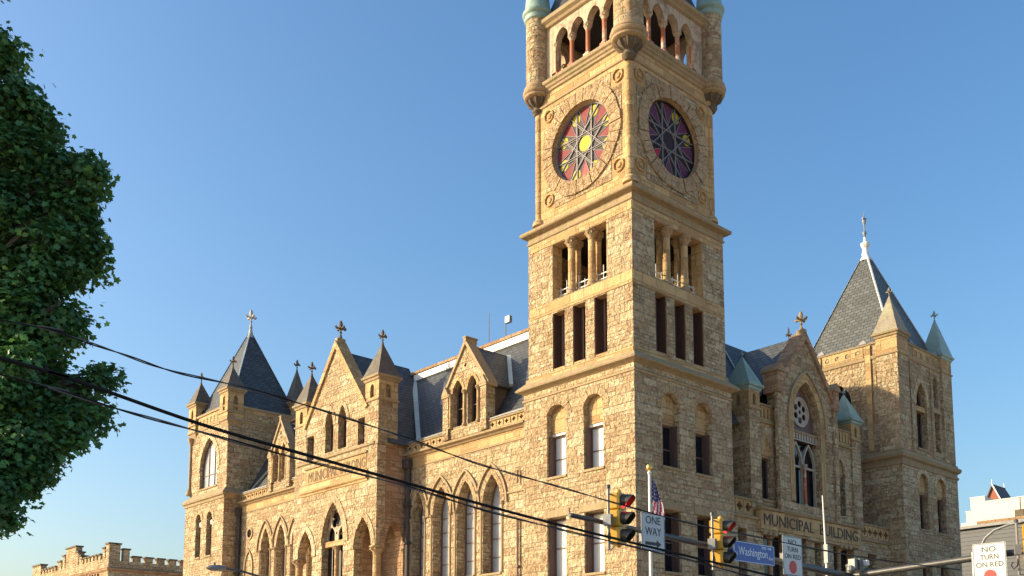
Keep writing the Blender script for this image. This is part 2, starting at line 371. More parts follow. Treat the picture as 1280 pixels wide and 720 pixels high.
def tube(mb, pts, r, n, m, cap=True):
    pts = [Vector(p) for p in pts]; rs = r if isinstance(r, (list, tuple)) else [r] * len(pts)
    vs = []; prev = None
    for i, p in enumerate(pts):
        t = (pts[min(i + 1, len(pts) - 1)] - pts[max(i - 1, 0)]).normalized()
        a = prev if prev is not None else (Vector((0, 0, 1)) if abs(t.z) < 0.9 else Vector((1, 0, 0)))
        x = (a - t * a.dot(t)).normalized(); prev = x; y = t.cross(x)
        for j in range(n):
            g = 2 * pi * j / n; vs.append(p + x * (rs[i] * cos(g)) + y * (rs[i] * sin(g)))
    fs = [(i * n + j, i * n + (j + 1) % n, (i + 1) * n + (j + 1) % n, (i + 1) * n + j) for i in range(len(pts) - 1) for j in range(n)]
    if cap: fs += [tuple(range(n)), tuple((len(pts) - 1) * n + j for j in range(n))]
    mb.add(vs, fs, m)
def poly(mb, pts, m, th=0.06):
    """flat slab through the given points, a little thick downwards along its normal"""
    P = [Vector(p) for p in pts]; n = (P[1] - P[0]).cross(P[2] - P[0]).normalized()
    if n.z > 0: n = -n
    k = len(P)
    mb.add(P + [p + n * th for p in P], [tuple(range(k)), tuple(range(k, 2 * k))] + [(i, (i + 1) % k, (i + 1) % k + k, i + k) for i in range(k)], m)
def text(mb, s, org, X, Y, wid, hei, m, ext=0.02, bold=0.0, fitx=True):
    cu = bpy.data.curves.new('t', 'FONT'); cu.body = s; cu.extrude = 0.5; cu.offset = bold; cu.resolution_u = 3
    o = bpy.data.objects.new('t', cu); COL.objects.link(o)
    bpy.context.view_layer.update()
    me = bpy.data.meshes.new_from_object(o.evaluated_get(bpy.context.evaluated_depsgraph_get()))
    xs = [v.co.x for v in me.vertices]; ys = [v.co.y for v in me.vertices]
    x0, x1, y0, y1 = min(xs), max(xs), min(ys), max(ys)
    X = Vector(X); Y = Vector(Y); Z = X.cross(Y); org = Vector(org)
    sx = wid / (x1 - x0); sy = hei / (y1 - y0)
    vs = [org + X * ((v.co.x - x0) * sx) + Y * ((v.co.y - y0) * sy) + Z * (v.co.z / 0.5 * ext) for v in me.vertices]
    mb.add(vs, [tuple(p.vertices) for p in me.polygons], m)
    bpy.data.objects.remove(o); bpy.data.curves.remove(cu); bpy.data.meshes.remove(me)

def four_walls(mb, x0, x1, y0, y1, z0, z1, t, m, hl=(), hs=(), hbx=(), hby=(), mr=None):
    panel(mb, LX(x0), rect(y0, y1, z0, z1), list(hl), 0, t, m, mr)
    panel(mb, BX(x1), rect(y0, y1, z0, z1), list(hbx), 0, t, m, mr)
    panel(mb, SY(y0), rect(x0 + t, x1 - t, z0, z1), list(hs), 0, t, m, mr)
    panel(mb, BY(y1), rect(x0 + t, x1 - t, z0, z1), list(hby), 0, t, m, mr)
def window(fr, parent, uc, h, zb, zs, za, dg, pane=None, tymp=None, mull=0, rails=(), frame=None, name='window', jamb=0.09, sill=True, lining=None):
    pane = pane or M_GLASS; frame = frame or M_FRAME
    mb = MB(); e = 0.03; zt = tymp if tymp else za
    if lining is not None:
        for a_, b_ in ((uc - h + .004, uc - h + .05), (uc + h - .05, uc + h - .004)): box(mb, fr, a_, b_, zb + .002, zt - (.17 if tymp else .01), lining, dg - 0.085, frame)
    if tymp:
        panel(mb, fr, [(uc + h + e, tymp - 0.02), (uc - h - e, tymp - 0.02)] + ([] if tymp > zs else [(uc - h - e, zs)]) +
              [p for p in arc(uc, h + e, zs, za + e, 12) if p[1] > tymp + 0.02] + ([] if tymp > zs else [(uc + h + e, zs)]), [], dg - 0.28, dg + 0.2, M_SMOOTH)
        box(mb, fr, uc - h - e, uc + h + e, tymp - 0.16, tymp - 0.02, dg - 0.22, dg + 0.1, M_WHITE if pane is M_BLIND else M_TRIM)  # white on sunlit faces, darker trim on shaded ones, shade put into colour
        zt = tymp - 0.16
    arch = (not tymp) and za > zs + 0.01
    if arch:
        O = [(uc - h - e, zb)] + arc(uc, h + e, zs, za + e, 12) + [(uc + h + e, zb)]
        I = [(uc - h + jamb, zb)] + arc(uc, h - jamb, zs, za - jamb * 1.4, 12) + [(uc + h - jamb, zb)]
        band(mb, fr, O, I, dg - 0.08, dg + 0.05, frame)
        panel(mb, fr, archop(uc, h + e, zb, zs, za + e, 12), [], dg, dg + 0.04, pane)
    else:
        for a, b in ((uc - h - e, uc - h + jamb), (uc + h - jamb, uc + h + e)): box(mb, fr, a, b, zb, zt, dg - 0.08, dg + 0.05, frame)
        box(mb, fr, uc - h + jamb, uc + h - jamb, zt - jamb, zt, dg - 0.08, dg + 0.05, frame)
        box(mb, fr, uc - h + 0.002, uc + h - 0.002, zb, zt, dg, dg + 0.04, pane)
    box(mb, fr, uc - h + jamb, uc + h - jamb, zb, zb + jamb, dg - 0.07, dg + 0.05, frame)
    for k in range(mull):
        x = uc - h + 2 * h * (k + 1) / (mull + 1)
        zz = zt - 0.05 if not arch else min(p[1] for p in arc(uc, h, zs, za, 30) if abs(p[0] - x) < h * 0.12) if abs(x - uc) > 0.02 else za - 0.05
        box(mb, fr, x - 0.035, x + 0.035, zb, zz, dg - 0.06, dg + 0.03, frame)
    for z in rails: box(mb, fr, uc - h + jamb, uc + h - jamb, z - 0.03, z + 0.03, dg - 0.05, dg + 0.03, frame)
    if sill: box(mb, fr, uc - h - 0.06, uc + h + 0.06, zb - 0.13, zb - 0.003, -0.07, dg + 0.1, M_LEDGE)
    return mb.build(name, parent)
def capital(mb, c, r, h, m):
    lathe(mb, c, [(r, 0), (r * 1.18, h * 0.08), (r, h * 0.16), (r * 1.15, h * 0.3), (r * 1.75, h * 0.62), (r * 1.5, h * 0.7), (r * 2.0, h * 0.88), (r * 2.0, h)], 8, m, pi / 8)
    for i in range(8):
        a = 2 * pi * i / 8
        lathe(mb, (c[0] + cos(a) * r * 1.6, c[1] + sin(a) * r * 1.6, c[2] + h * 0.5), [(0.01, 0), (r * 0.32, h * 0.1), (r * 0.4, h * 0.2), (0.01, h * 0.3)], 5, m)
def column(fr, parent, u, d, z0, z1, r, m=None, mc=None, cap=0.5, name='column', n=14):
    mb = MB(); m = m or M_SMOOTH; mc = mc or M_TRIM; p = fr.P(u, 0, d); c = (p.x, p.y, 0)
    lathe(mb, (p.x, p.y, z0), [(r * 1.5, 0), (r * 1.5, r * 0.5), (r * 1.3, r * 0.8), (r * 1.35, r * 1.1), (r, r * 1.5)], n, mc)
    lathe(mb, (p.x, p.y, z0 + r * 1.5), [(r, 0), (r * 0.93, z1 - cap - z0 - r * 1.5)], n, m)
    capital(mb, (p.x, p.y, z1 - cap), r * 0.95, cap, mc)
    return mb.build(name, parent, smooth=True)
def finial(parent, c, h, w, m, name='finial'):
    """foliate cross: stalk, knop, four leaves, bud"""
    mb = MB()
    lathe(mb, c, [(w * 0.34, 0), (w * 0.17, h * 0.22), (w * 0.13, h * 0.3), (w * 0.26, h * 0.34), (w * 0.13, h * 0.39), (w * 0.13, h * 0.5), (w * 0.24, h * 0.55),
                  (w * 0.30, h * 0.68), (w * 0.34, h * 0.78), (w * 0.25, h * 0.9), (w * 0.03, h)], 8, m)
    for i in range(4):
        a = pi / 2 * i; dx, dy = cos(a), sin(a); q = Vector(c)
        tube(mb, [q + Vector((dx * w * .1, dy * w * .1, h * .52)), q + Vector((dx * w * .55, dy * w * .55, h * .57)), q + Vector((dx * w * .8, dy * w * .8, h * .55)), q + Vector((dx * w * 1.0, dy * w * 1.0, h * .60)), q + Vector((dx * w * .78, dy * w * .78, h * .68))],
             [w * .15, w * .16, w * .25, w * .15, w * .05], 6, m)
    return mb.build(name, parent, smooth=True)
def balustrade(fr, parent, u0, u1, z0, z1, d=0.25, step=0.62, m=None, name='balustrade', slots=False, d0=0.0):
    mb = MB(); m = m or M_SMOOTH; n = max(1, int(round((u1 - u0 - 0.2) / step))); st = (u1 - u0 - 0.2) / n; holes = []; zc = (z0 + z1) / 2; H = z1 - z0
    for i in range(n):
        c = u0 + 0.1 + st * (i + 0.5)
        if slots: holes.append(archop(c, st * 0.23, z0 + H * .14, z1 - H * .34, z1 - H * .12, 5))
        else: holes.append(foil(c, zc, H * 0.32, 4, 0, 6))
    panel(mb, fr, rect(u0, u1, z0, z1), holes, d0, d0 + d, m)
    for i in range(n + 1):
        c = u0 + 0.1 + st * i
        if not slots: box(mb, fr, c - 0.035, c + 0.035, z0 + 0.05, z1 - 0.05, d0 - 0.04, d0 + 0.003, M_TRIM)
    mould(mb, fr, u0, u1, [(d0 - 0.07, z1 + 0.002), (d0 - 0.09, z1 + 0.06), (d0 - 0.03, z1 + 0.13), (d0 + d + 0.08, z1 + 0.15), (d0 + d + 0.08, z1 + 0.002)], M_LEDGE)
    return mb.build(name, parent)

# ================================================================== MUNICIPAL BUILDING
B = empty('municipal_building', (0, 0, 0), 'large golden sandstone municipal building with a tall corner clock tower and steep slate roofs', 'building')

# ---------------------------------------------------------------- clock tower
mb = MB()
T0, T1 = 0.0, 8.2
lw = [(2.85, 0.70), (5.60, 0.72)]
hl = []
for uc, h in lw:
    hl.append(rect(uc - h, uc + h, 7.4, 10.6)); hl.append(archop(uc, h, 12.85, 16.1, 16.8)); hl.append(rect(uc - h, uc + h, 3.0, 5.8))
four_walls(mb, T0, T1, T0, T1, 0, 17.88, 0.9, M_STONE, hl, hl, (), ())
for fr in (LX(0), SY(0)):
    for uc, h in lw:
        voussoirs(mb, fr, uc, h + 0.02, 16.1, 16.8, 0.42, -0.02, M_VOUS, 11)
        box(mb, fr, uc - h - 0.25, uc + h + 0.25, 10.62, 11.0, -0.05, 0.05, M_LEDGE)
wbox(mb, 0.9, 7.3, 0.9, 7.3, 17.0, 17.4, M_DARKIN)
# upper block
slots = [(2.34, 0.46), (3.92, 0.47), (5.48, 0.47)]
hu = [rect(uc - h, uc + h, 18.8, 22.05) for uc, h in slots] + [rect(1.88, 5.95, 22.85, 26.02)]
four_walls(mb, 0.1, 7.9, 0.1, 7.9, 17.9, 26.8, 0.75, M_STONE, hu, hu, hu[:3], hu[:3], M_SMOOTH)
wbox(mb, 0.85, 7.15, 0.85, 7.15, 22.5, 22.8, M_DARKIN)
wbox(mb, 0.85, 7.15, 0.85, 7.15, 26.3, 26.7, M_DARKIN)
for fr in (LX(0.1), SY(0.1)):
    box(mb, fr, 0.03, 7.78, 22.12, 22.78, -0.03, 0.04, M_SMOOTH)
    box(mb, fr, 0.03, 7.78, 26.06, 26.5, -0.03, 0.04, M_SMOOTH)
    box(mb, fr, 0.03, 7.78, 18.35, 18.74, -0.035, 0.04, M_SMOOTH)
# clock stage
c0, c1 = 0.44, 7.56
discs = [(1.22, 28.98), (6.5, 28.98), (1.22, 34.05), (6.5, 34.05)]
for k, (mk, a, b) in enumerate(((LX, c0, c1), (SY, c0 + .6, c1 - .6), (BX, c0, c1), (BY, c0 + .6, c1 - .6))):
    fr = mk(c0 if k < 2 else c1)
    panel(mb, fr, rect(a, b, 27.2, 35.7), [circ(4.0, 31.5, 2.2, 40)], 0, 0.6, M_SMOOTH)
    if k < 2:
        # rough infill field around the ring, framed by dressed strips with sunk roundels
        o = [(1.75, 28.35), (6.1, 28.35), (6.1, 29.5), (6.75, 29.5), (6.75, 33.5), (6.1, 33.5), (6.1, 34.5), (1.75, 34.5), (1.75, 33.5), (1.0, 33.5), (1.0, 29.5), (1.75, 29.5)]
        panel(mb, fr, o, [circ(4.0, 31.5, 2.45, 40)], -0.03, 0.02, M_STONE)
        panel(mb, fr, rect(0.3, 7.3, 28.2, 34.75), [o] + [circ(x, z, 0.36, 18) for x, z in discs], -0.06, -0.02, M_SMOOTH) if False else None
        for x, z in discs:
            band(mb, fr, circ(x, z, 0.38, 20) + [circ(x, z, 0.38, 20)[0]], circ(x, z, 0.31, 20) + [circ(x, z, 0.31, 20)[0]], -0.10, 0.05, M_SMOOTH)
            p = fr.P(x, z, -0.06); panel(mb, fr, circ(x, z, 0.15, 12), [], -0.08, 0.02, M_SMOOTH)
        nv = 30
        for i in range(nv):
            a0 = 2 * pi * i / nv + 0.008; a1 = 2 * pi * (i + 1) / nv - 0.008; ro = 2.98 + random.uniform(-0.05, 0.06)
            A = [(4 + 2.2 * cos(a0 + (a1 - a0) * j / 3), 31.5 + 2.2 * sin(a0 + (a1 - a0) * j / 3)) for j in range(4)]
            Bq = [(4 + ro * cos(a0 + (a1 - a0) * j / 3), 31.5 + ro * sin(a0 + (a1 - a0) * j / 3)) for j in range(4)]
            band(mb, fr, A, Bq, -0.10 - random.uniform(0, 0.05), 0.03, M_VOUS)
wbox(mb, 1.1, 6.9, 1.1, 6.9, 35.3, 35.8, M_DARKIN)
# stage-to-gallery frieze is part of the wall; gallery walls with arches
gal = [1.80, 3.05, 4.30, 5.55]
ga = [archop(u, 0.46, 36.25, 38.42, 39.12, 8) for u in (1.80, 3.05, 4.30, 5.55, 6.75)]
for k, mk in enumerate((LX, SY, BX, BY)):
    fr = mk(c0 + .08 if k < 2 else c1 - .08)
    a, b = (c0 + .08, c1 - .08) if k in (0, 2) else (c0 + .58, c1 - .58)
    hol = [archop(u, 0.47, 38.4, 38.45, 39.12, 8) for u in (1.80, 3.05, 4.30, 5.55)]
    # spandrel wall springing from the columns
    low = [(b, 39.6), (a, 39.6), (a, 36.3), (1.30, 36.3), (1.30, 38.42)]
    lower = []
    for u in (1.80, 3.05, 4.30, 5.55):
        lower += arc(u, 0.5, 38.42, 39.12, 8)
    pts = [(a, 39.6), (a, 36.2), (1.29, 36.2)] + lower + [(6.06, 38.42), (6.06, 36.2), (b, 36.2), (b, 39.6)]
    panel(mb, fr, pts, [], 0, 0.45, M_PALE)
wbox(mb, 1.0, 7.0, 1.0, 7.0, 39.62, 40.0, M_DARKIN)
tower = mb.build('clock_tower', B)
# tower mouldings
def course(x0, x1, y0, y1, prof, m, inner=0.4, name='cornice'):
    q = MB(); ring(q, x0, x1, y0, y1, prof, m, inner); return q.build(name, tower)
course(0, 8.2, 0, 8.2, [(0.0, 17.40), (0.06, 17.43), (0.07, 17.52), (0.0, 17.56)], M_TRIM, 0.3, 'string_course')
course(0, 8.2, 0, 8.2, [(0.0, 17.84), (0.14, 17.93), (0.33, 18.02), (0.36, 18.10), (0.29, 18.18), (-0.02, 18.48), (-0.08, 18.50), (-0.09, 18.72)], M_LEDGE, 0.4, 'string_course')
course(0.1, 7.9, 0.1, 7.9, [(0.0, 26.55), (0.07, 26.6), (0.08, 26.68), (0.02, 26.72), (0.02, 27.0), (0.12, 27.04), (0.32, 27.08), (0.37, 27.14), (0.37, 27.27), (0.30, 27.33), (-0.20, 27.62), (-0.34, 27.72)], M_LEDGE)
course(c0, c1, c0, c1, [(0.0, 34.72), (0.07, 34.76), (0.09, 34.86), (0.0, 34.92)], M_TRIM, 0.3)
course(c0, c1, c0, c1, [(0.0, 35.5), (0.1, 35.56), (0.12, 35.68), (0.2, 35.74), (0.22, 35.86), (0.32, 35.94), (0.34, 36.06), (0.28, 36.16), (-0.1, 36.24)], M_LEDGE, 0.5)
course(c0 + .08, c1 - .08, c0 + .08, c1 - .08, [(0.0, 39.5), (0.14, 39.58), (0.2, 39.72), (0.36, 39.84), (0.38, 40.05), (0.3, 40.14), (0.0, 40.22)], M_LEDGE, 0.5)
# tower windows
for fr, lit in ((LX(0), 1), (SY(0), 0)):
    pn = M_BLIND if lit else M_GLASS
    for uc, h in lw:
        window(fr, tower, uc, h, 7.4, 10.6, 10.6, 0.62, pn, rails=(9.0,), lining=0.16)
        window(fr, tower, uc, h, 12.85, 16.1, 16.8, 0.62, pn, tymp=15.35, rails=(13.9,), lining=0.16)
        window(fr, tower, uc, h, 3.0, 5.8, 5.8, 0.62, pn, sill=False)
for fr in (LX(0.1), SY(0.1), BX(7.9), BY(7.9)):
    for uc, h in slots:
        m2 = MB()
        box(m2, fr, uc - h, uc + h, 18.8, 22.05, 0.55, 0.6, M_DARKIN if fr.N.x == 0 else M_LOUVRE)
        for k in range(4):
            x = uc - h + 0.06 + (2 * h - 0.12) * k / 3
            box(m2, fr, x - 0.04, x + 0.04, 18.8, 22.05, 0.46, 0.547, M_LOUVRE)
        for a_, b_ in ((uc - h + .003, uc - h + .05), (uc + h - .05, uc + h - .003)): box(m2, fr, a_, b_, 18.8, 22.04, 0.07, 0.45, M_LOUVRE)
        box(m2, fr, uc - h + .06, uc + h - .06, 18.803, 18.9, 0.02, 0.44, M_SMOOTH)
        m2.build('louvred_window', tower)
# belfry columns and railings
for fr in (LX(0.1), SY(0.1)):
    for u in (3.18, 4.70):
        column(fr, tower, u, 0.27, 22.85, 26.0, 0.215, M_SMOOTH, M_TRIM, 0.55)
        column(fr, tower, u, 0.78, 22.85, 26.0, 0.17, M_SMOOTH, M_TRIM, 0.5)
    m2 = MB()
    for z in (23.2, 23.5): tube(m2, [fr.P(1.9, z, 0.52), fr.P(5.93, z, 0.52)], 0.04, 6, M_WHITE)
    for k in range(9):
        u = 2.1 + k * 0.46; tube(m2, [fr.P(u, 22.85, 0.50), fr.P(u, 23.5 + (0.45 if k % 2 else 0.12), 0.50)], 0.025, 6, M_WHITE)
    m2.build('railing', tower)
# clock faces
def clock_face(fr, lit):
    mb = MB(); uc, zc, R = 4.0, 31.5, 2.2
    panel(mb, fr, circ(uc, zc, R + 0.03, 40), [], 0.34, 0.40, M_CGREY if lit else M_CSHADE)
    W, Y = (M_CRED if lit else M_CRED_SHADE), M_CYEL
    def P2(r, a): return (uc + r * cos(a), zc + r * sin(a))
    for k in range(8):
        a = pi / 2 + k * pi / 4
        hw = 0.235 * R
        mt = W
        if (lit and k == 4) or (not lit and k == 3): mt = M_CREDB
        # wedge of glass, point inwards, in each corridor
        tip = P2(0.42 * R, a); b0 = P2(0.95 * R, a - 0.2); b1 = P2(0.95 * R, a + 0.2)
        panel(mb, fr, [tip, b0, P2(0.985 * R, a), b1], [], 0.325, 0.338, mt)
        for q in (b0, b1):
            dx, dz = q[0] - tip[0], q[1] - tip[1]; l = hypot(dx, dz); nx, nz = -dz / l * 0.011, dx / l * 0.011
            band(mb, fr, [(tip[0] + nx, tip[1] + nz), (q[0] + nx, q[1] + nz)], [(tip[0] - nx, tip[1] - nz), (q[0] - nx, q[1] - nz)], 0.30, 0.326, M_CBAR)
        g = a + pi / 8
        yc = P2(0.80 * R, g)
        ym = Y if lit else (Y if k in (6, 7, 3) else M_CSHADE)
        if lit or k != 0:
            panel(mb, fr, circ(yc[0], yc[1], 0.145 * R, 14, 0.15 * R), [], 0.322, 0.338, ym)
    panel(mb, fr, circ(uc, zc, 0.20 * R, 20), [], 0.318, 0.338, Y if lit else M_CSHADE)
    for k in range(4):
        a = k * pi / 4; dx, dz = cos(a), sin(a); nx, nz = -dz, dx
        for s in (-1, 1):
            off = 0.25 * R * s; hl_ = sqrt(R * R - off * off)
            A = (uc + nx * off - dx * hl_, zc + nz * off - dz * hl_); Bp = (uc + nx * off + dx * hl_, zc + nz * off + dz * hl_)
            w = 0.019
            band(mb, fr, [(A[0] + nx * w, A[1] + nz * w), (Bp[0] + nx * w, Bp[1] + nz * w)], [(A[0] - nx * w, A[1] - nz * w), (Bp[0] - nx * w, Bp[1] - nz * w)], 0.245 + 0.004 * k, 0.33, M_CBAR)
            w2 = 0.02; o2 = 0.085
            band(mb, fr, [(A[0] - nx * (o2 - w2), A[1] - nz * (o2 - w2)), (Bp[0] - nx * (o2 - w2), Bp[1] - nz * (o2 - w2))], [(A[0] - nx * (o2 + w2), A[1] - nz * (o2 + w2)), (Bp[0] - nx * (o2 + w2), Bp[1] - nz * (o2 + w2))], 0.29 + 0.003 * k, 0.33, M_VISOR)
    c40 = circ(uc, zc, R + 0.02, 48); i40 = circ(uc, zc, R - 0.07, 48)
    band(mb, fr, c40 + [c40[0]], i40 + [i40[0]], 0.2, 0.35, M_CBAR if lit else M_CSHADE)
    mb.build('clock_face', tower)
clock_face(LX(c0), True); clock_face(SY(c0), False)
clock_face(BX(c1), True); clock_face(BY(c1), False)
# corner shafts of the clock stage
for x, y in ((c0, c0), (c0, c1), (c1, c0), (c1, c1)):
    sx = 0.12 if x < 4 else -0.12; sy = 0.12 if y < 4 else -0.12
    mb = MB()
    lathe(mb, (x + sx, y + sy, 27.75), [(0.42, 0), (0.42, 0.15), (0.36, 0.3), (0.25, 0.4), (0.25, 7.2), (0.3, 7.3)], 14, M_SMOOTH)
    mb.build('corner_shaft', tower, smooth=True)
# gallery columns
for fr in (LX(c0 + .08), SY(c0 + .08), BX(c1 - .08), BY(c1 - .08)):
    for u in (1.2, 2.425, 3.675, 4.925, 6.16):
        m2 = MB()
        p = fr.P(u, 0, 0.2)
        wbox(m2, p.x - .2, p.x + .2, p.y - .2, p.y + .2, 36.22, 36.62, M_RED)
        lathe(m2, (p.x, p.y, 36.62), [(0.2, 0), (0.17, 0.1), (0.13, 0.16), (0.125, 1.3), (0.13, 1.42)], 10, M_RED)
        capital(m2, (p.x, p.y, 38.02), 0.13, 0.40, M_PALE)
        m2.build('gallery_column', tower, smooth=True)
# round corner turrets with corbels and copper caps
for (x, y, r) in ((0.36, 0.36, 0.80), (0.45, 7.48, 0.68), (7.6, 0.44, 0.68), (7.55, 7.55, 0.68)):
    mb = MB()
    lathe(mb, (x, y, 34.5), [(0.22, 0), (r * .36, .06), (r * .44, .13), (r * .50, .2), (r * .48, .28), (r * .34, .36), (r * .36, .46), (r * .55, .56), (r * .78, .72), (r * .86, .86), (r * .84, .9)], 24, M_DARKST)
    for k in range(10):
        a = 2 * pi * k / 10; tube(mb, [(x + cos(a) * r * .4, y + sin(a) * r * .4, 35.0), (x + cos(a) * r * .72, y + sin(a) * r * .72, 35.12), (x + cos(a) * r * .9, y + sin(a) * r * .9, 35.38)], [.03, .07, .09], 6, M_DARKST)
    lathe(mb, (x, y, 34.5), [(r * .84, .9), (r * 1.02, .92), (r * 1.16, 1.0), (r * 1.18, 1.1), (r * 1.10, 1.14), (r * 1.22, 1.2), (r * 1.28, 1.3), (r * 1.26, 1.38), (r * 1.14, 1.42), (r * 1.2, 1.5), (r * 1.18, 1.58), (r * 1.04, 1.64), (r, 1.8)], 24, M_TRIM)
    lathe(mb, (x, y, 36.28), [(r, 0), (r, 4.0)], 24, M_STONE)
    if r > 0.7:
        fr = Fr((x, y, 0), (0.7071, -0.7071, 0), (0.7071, 0.7071, 0))
        box(mb, fr, -0.24, 0.24, 37.45, 41.0, -r - 0.03, -r + 0.2, M_TRIM)
        box(mb, fr, -0.15, 0.15, 37.6, 40.4, -r - 0.045, -r + 0.1, M_GLASS)
        lathe(mb, tuple(fr.P(0, 36.75, -r + .05)), [(0.05, 0), (0.3, 0.3), (0.33, 0.5), (0.22, 0.62)], 8, M_TRIM)
    mb.build('turret', tower, smooth=True)
    m2 = MB()
    lathe(m2, (x, y, 40.25), [(r * 1.02, 0), (r * 1.12, .06), (r * 1.16, .25), (r * 1.14, .32), (r * 1.28, .4), (r * 1.33, .5), (r * 1.3, .6), (r * 1.16, .68), (r * 1.1, .85), (r * 1.0, 1.6), (r * .6, 3.6), (0.05, 6.0)], 24, M_COPPER)
    m2.build('turret_cap', tower, smooth=True)
mb = MB(); pyr(mb, 4, 4, 3.3, 3.3, 40.15, 51, M_SLATEB)
mb.build('spire_roof', tower)

# ---------------------------------------------------------------- long wing (lit side)
WZ = 16.28
def wing(u0, u1, wins, dormer_u, name, xb=0.3):
    fr = LX(xb); mb = MB()
    holes = [archop(u, h, 8.1, 12.1, 13.9) for u, h in wins]
    panel(mb, fr, rect(u0, u1, 0, WZ), holes, 0, 0.8, M_STONE)
    for u, h in wins:
        voussoirs(mb, fr, u, h + .02, 12.1, 13.9, 0.30, -0.01, M_VOUS, 9)
        hood(mb, fr, u, h, 12.9 if False else 12.1, 13.9, 0.11, -0.12, M_TRIM, 0.50)
    mould(mb, fr, u0, u1, [(0.02, 15.5), (-0.06, 15.53), (-0.06, 15.6), (0.02, 15.63)], M_TRIM)
    box(mb, fr, u0, u1, 15.63, 16.22, -0.025, 0.05, M_SMOOTH)
    mould(mb, fr, u0, u1, [(0.05, 16.14), (-0.12, 16.2), (-0.2, 16.3), (-0.36, 16.36), (-0.38, 16.46), (-0.25, 16.54), (0.85, 16.58), (0.85, 16.14)], M_LEDGE)
    w = mb.build(name, B)
    for u, h in wins:
        window(fr, w, u, h, 8.1, 12.1, 13.9, 0.72, M_BLINDG, rails=(9.1, 10.2, 11.1, 12.0), jamb=0.08, mull=0)
        # deep moulded jamb shafts
    us = sorted(wins)
    edges = []
    for i, (u, h) in enumerate(us):
        for s in (-1, 1): edges.append(u + s * (h + 0.14))
    for e in edges:
        if u0 + 0.2 < e < u1 - 0.2: column(fr, w, e, 0.0, 8.1, 12.2, 0.085, M_TRIM, M_TRIM, 0.34, name='window_shaft', n=8)
    balustrade(fr, w, u0, u1, 16.58, 17.02, 0.2, 0.62, d0=-0.12)
    return w, fr
wr, fw = wing(8.2, 19.65, [(11.28, 0.80), (13.70, 0.80), (16.08, 0.80), (18.44, 0.62)], 13.5, 'side_wing')
wl, _ = wing(29.85, 42.75, [(38.3, 0.72), (35.9, 0.72), (33.5, 0.72), (31.2, 0.6)], 36.3, 'side_wing')
mb = MB(); fr = LX(0.3)
mould(mb, fr, 8.21, 10.3, [(0.02, 12.5), (-0.08, 12.54), (-0.08, 12.62), (0.02, 12.66)], M_TRIM)
mb.build('string_course', wr)
mb = MB()
band(mb, fr, circ(40.9, 13.75, 0.5, 20) + [circ(40.9, 13.75, 0.5, 20)[0]], circ(40.9, 13.75, 0.34, 20) + [circ(40.9, 13.75, 0.34, 20)[0]], -0.08, 0.03, M_TRIM)
panel(mb, fr, circ(40.9, 13.75, 0.35, 20), [], -0.02, 0.01, M_GLASS)  # dark disc in a ring, added for a round shadow on the wall
mb.build('round_shadow_disc', wl)
hd = MB(); hood(hd, fr, 40.9, 0.5, 11.0, 12.2, 0.12, -0.1, M_TRIM, 0.1, 9.5); hd.build('blind_arch', wl)
def pipe(parent, u, z0, z1, x, r=0.09, m=None):
    m2 = MB(); m = m or M_PIPE
    tube(m2, [(x, u, z0), (x, u, z1)], r, 8, m)
    for k in range(int((z1 - z0) / 2.4)): wbox(m2, x - r * 1.5, x + r * 1.6, u - r * 1.5, u + r * 1.5, z0 + 1 + k * 2.4, z0 + 1.12 + k * 2.4, m)
    return m2.build('drainpipe', parent)
pipe(wr, 8.9, 0, 10.95, 0.16, 0.07); pipe(wr, 8.9, 13.0, 13.75, 0.16, 0.05)
pipe(wr, 19.3, 0, 15.9, 0.12, 0.15, M_IRON); pipe(wl, 42.5, 0, 15.9, 0.1, 0.15, M_IRON)
m2 = MB(); wbox(m2, -0.15, 0.28, 19.05, 19.6, 15.5, 16.1, M_IRON); m2.build('rain_hopper', wr)
m2 = MB(); wbox(m2, -0.15, 0.28, 42.3, 42.7, 15.4, 16.0, M_IRON); m2.build('rain_hopper', wl)

# main mansard roof ---------------------------------------------------------
rf = MB()
SL = 0.535
def rx(z): return 0.9 + (z - 17.35) * SL
ZT = 23.15
poly(rf, [(rx(16.7), 8.0, 16.7), (rx(16.7), 43.2, 16.7), (rx(ZT), 43.2, ZT), (rx(ZT), 5.2, ZT)], M_SLATEB)
# slope behind the entrance bay
def ry(z): return 1.5 + (z - 17.35) * SL
poly(rf, [(8.0, ry(16.7), 16.7), (23.1, ry(16.7), 16.7), (23.1, ry(ZT + .3), ZT + .3), (5.0, ry(ZT + .3), ZT + .3)], M_SLATEB)
wbox(rf, rx(ZT) - 0.02, 26.6, 5.3, 43.0, ZT - 0.4, ZT + 0.38, M_LEAD)
# white fascia and stone-coloured capping at the head of the slope
mould(rf, LX(rx(ZT)), 5.4, 24.0, [(-0.12, ZT), (-0.12, ZT + .48), (0.3, ZT + .48), (0.3, ZT)], M_WHITE)
mould(rf, LX(rx(ZT)), 5.4, 43.0, [(-0.2, ZT + .482), (-0.22, ZT + .66), (0.5, ZT + .68), (0.5, ZT + .482)], M_BROWN)
